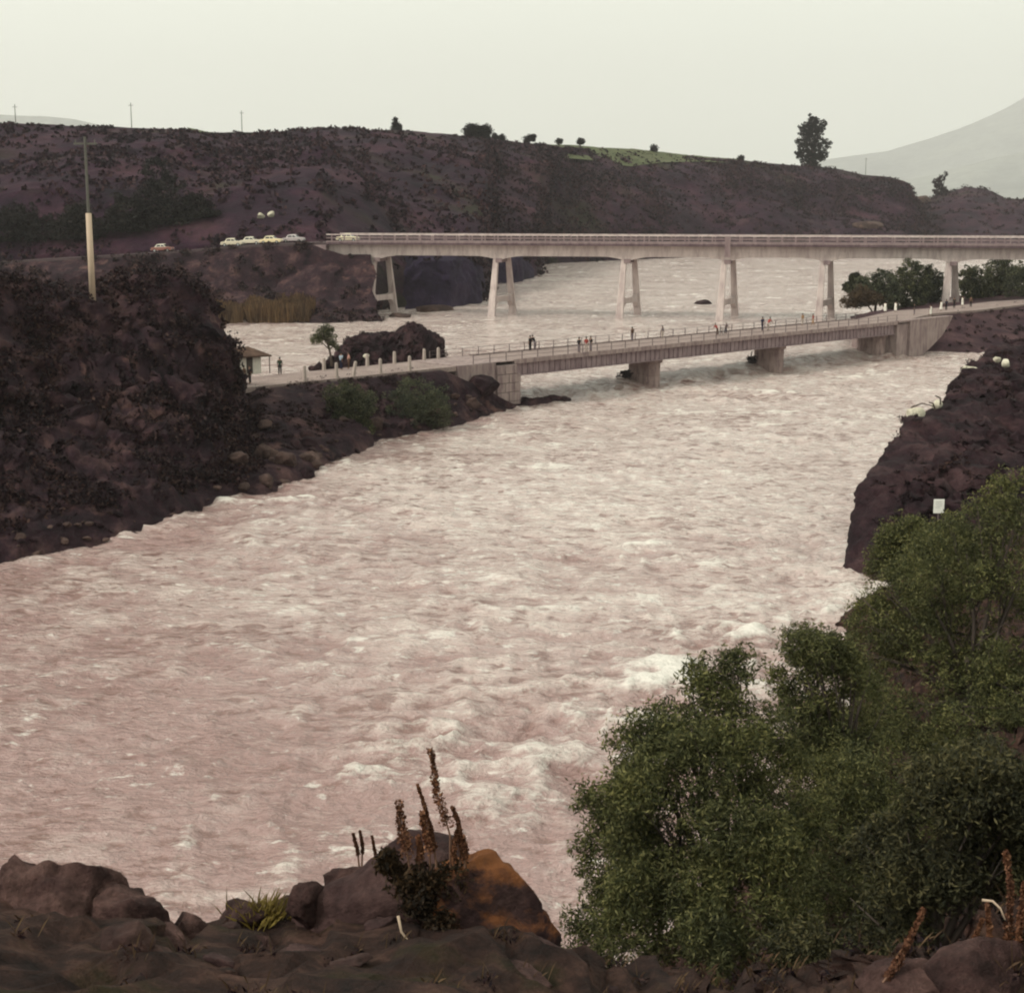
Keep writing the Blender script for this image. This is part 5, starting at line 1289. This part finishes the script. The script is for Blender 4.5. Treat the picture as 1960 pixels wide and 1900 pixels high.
def stalk_plant(name, base, stalks, label, leafcol='scrub_b', seed=3, y=12.4, bush=None, seedw=0.035):
    root = empty(name, tuple(base)); tag(root, label, 'plant')
    g = np.random.default_rng(seed); B_ = Vector(base)
    for pts, w0, f0 in stalks:
        P_ = [Vector(D(u, v, y + g.normal() * 0.03)) - B_ for u, v in pts]
        so_ = MB().tube(P_, np.linspace(0.010, 0.004, len(P_)), 5).build('stem', M['stem'], root)
        cs = []; L_ = np.linspace(0, 1, 90)
        A = np.array([tuple(p) for p in P_]); tt = np.linspace(0, 1, len(A))
        for t_ in L_[L_ > f0]:
            cs.append([np.interp(t_, tt, A[:, k]) for k in range(3)])
        cs = np.array(cs)
        wv = 1.1 * w0 * (1 - 0.55 * np.linspace(0, 1, len(cs))) * (0.7 + 0.5 * np.abs(np.sin(np.linspace(0, 9, len(cs)) + seed)))
        foliage('seed_head', cs, wv, 11, 0.026, 0.7, M['seed'], so_, int(g.integers(1e6)), 1.0)
    if bush is not None:
        c = np.array([np.array(D(u, v, y + dy)) - np.array(base) for u, v, r, dy in bush]); r = np.array([b[2] for b in bush]) / FPX * y
        nb = 190; idx_ = g.integers(0, len(c), nb); d = g.normal(size=(nb, 3)); d /= np.linalg.norm(d, axis=1, keepdims=True)
        foliage('leaves', c[idx_] + d * (r[idx_] * g.uniform(.2, .95, nb))[:, None], 0.09, 26, 0.06, 0.35, M[leafcol], root, seed + 9, 0.9, 0.5)
    return root
b_ = D(840, 1690, 11.85)
stalk_plant('dock_plant', b_, [([(862, 1660), (862, 1600), (850, 1556), (835, 1516), (832, 1480), (824, 1435)], 0.050, 0.30), ([(836, 1660), (828, 1600), (815, 1550), (800, 1503)], 0.022, 0.2),
                               ([(785, 1670), (778, 1620), (768, 1580), (764, 1535)], 0.060, 0.25), ([(824, 1670), (822, 1620), (812, 1580), (808, 1556)], 0.042, 0.3), ([(880, 1660), (882, 1610), (876, 1570), (866, 1545)], 0.026, 0.3),
                               ([(870, 1665), (868, 1630), (874, 1590)], 0.026, 0.3), ([(890, 1660), (888, 1625), (886, 1600)], 0.035, 0.3), ([(800, 1670), (805, 1630), (800, 1600)], 0.03, 0.3)],
            'rust brown seeding dock stalks growing behind the lichen boulder', 'weed', 5, 11.85,
            [(770, 1680, 34, 0), (800, 1690, 40, -.05), (845, 1690, 40, -.05), (800, 1735, 40, -.15), (840, 1760, 34, -.2), (745, 1650, 20, 0), (882, 1675, 20, 0)])
b_ = D(685, 1640, 12.8)
stalk_plant('dry_weed', b_, [([(690, 1680), (684, 1625), (676, 1596)], 0.014, 0.4), ([(692, 1680), (694, 1620), (689, 1590)], 0.012, 0.4), ([(722, 1680), (720, 1640), (712, 1600)], 0.010, 0.5)], 'few thin dry weed stems left of the dock stalks', seed=8, y=12.8)
b_ = D(1900, 1790, 8.8)
stalk_plant('dry_weed', b_, [([(1935, 1900), (1930, 1800), (1935, 1700), (1925, 1630)], 0.030, 0.2), ([(1955, 1900), (1950, 1790), (1962, 1690)], 0.030, 0.2), ([(1690, 1880), (1720, 1840), (1745, 1790), (1768, 1740)], 0.026, 0.1),
                             ([(1900, 1890), (1895, 1800), (1890, 1730)], 0.02, 0.3), ([(1850, 1880), (1860, 1810), (1880, 1760)], 0.016, 0.3)], 'reddish dry weed stalks in the lower right corner', seed=12, y=8.8)
def twig(name, pts, y, r, label):
    b_ = Vector(D(pts[0][0], pts[0][1], y)); root = empty(name, tuple(b_)); tag(root, label, 'twig')
    MB().tube([Vector(D(u, v, y - 0.03 * i)) - b_ for i, (u, v) in enumerate(pts)], [r * (1 - 0.15 * i) for i in range(len(pts))], 6).build('stem', M['twig'], root, True)
twig('bare_twig', [(762, 1752), (768, 1782), (785, 1806), (808, 1825), (832, 1838)], 11.25, 0.012, 'pale curved bare twig hanging in front of the long sloping boulder')
twig('bare_twig', [(1880, 1722), (1900, 1724), (1915, 1738), (1924, 1760)], 8.6, 0.009, 'pale bent bare twig among the dry stalks in the lower right corner')
# yellow grass tuft
b_ = D(505, 1765, 12.4)
g = np.random.default_rng(77); n = 260
a = g.uniform(0, 2 * pi, n); l = g.uniform(0.12, 0.30, n); sp_ = g.uniform(0.2, 0.9, n)
bx = g.normal(size=(n, 3)) * (0.10, 0.08, 0.01); tip = bx + np.stack([cos(1) * 0 + np.cos(a) * l * sp_, np.sin(a) * l * sp_, l * (1.1 - 0.5 * sp_)], 1)
wv = np.stack([-np.sin(a), np.cos(a), a * 0], 1) * 0.006
v = np.stack([bx - wv, bx + wv, (bx + tip) / 2 + (0, 0, 0.03) + wv, tip], 1).reshape(-1, 3)
o = link('grass_tuft', np_mesh('grass_tuft', v, np.arange(4 * n).reshape(n, 4)), M['grass_y'], None, False, tuple(b_))
tag(o, 'bright yellow green grass tuft between the dark foreground stones', 'grass')

# ================================================================== HAZE
mb = MB().box(-15000, 15000, -40, 19000, -5.0, 1600)
m = bpy.data.materials.new('haze_air'); m.use_nodes = True; t = m.node_tree; t.nodes.clear()
o_ = t.nodes.new('ShaderNodeOutputMaterial'); pv = t.nodes.new('ShaderNodeVolumePrincipled')
pv.inputs['Color'].default_value = (1.0, 0.985, 1.0, 1); pv.inputs['Density'].default_value = 0.8e-4; pv.inputs['Anisotropy'].default_value = 0.3
t.links.new(pv.outputs[0], o_.inputs['Volume'])
tag(mb.build('haze', m), kind='stuff')
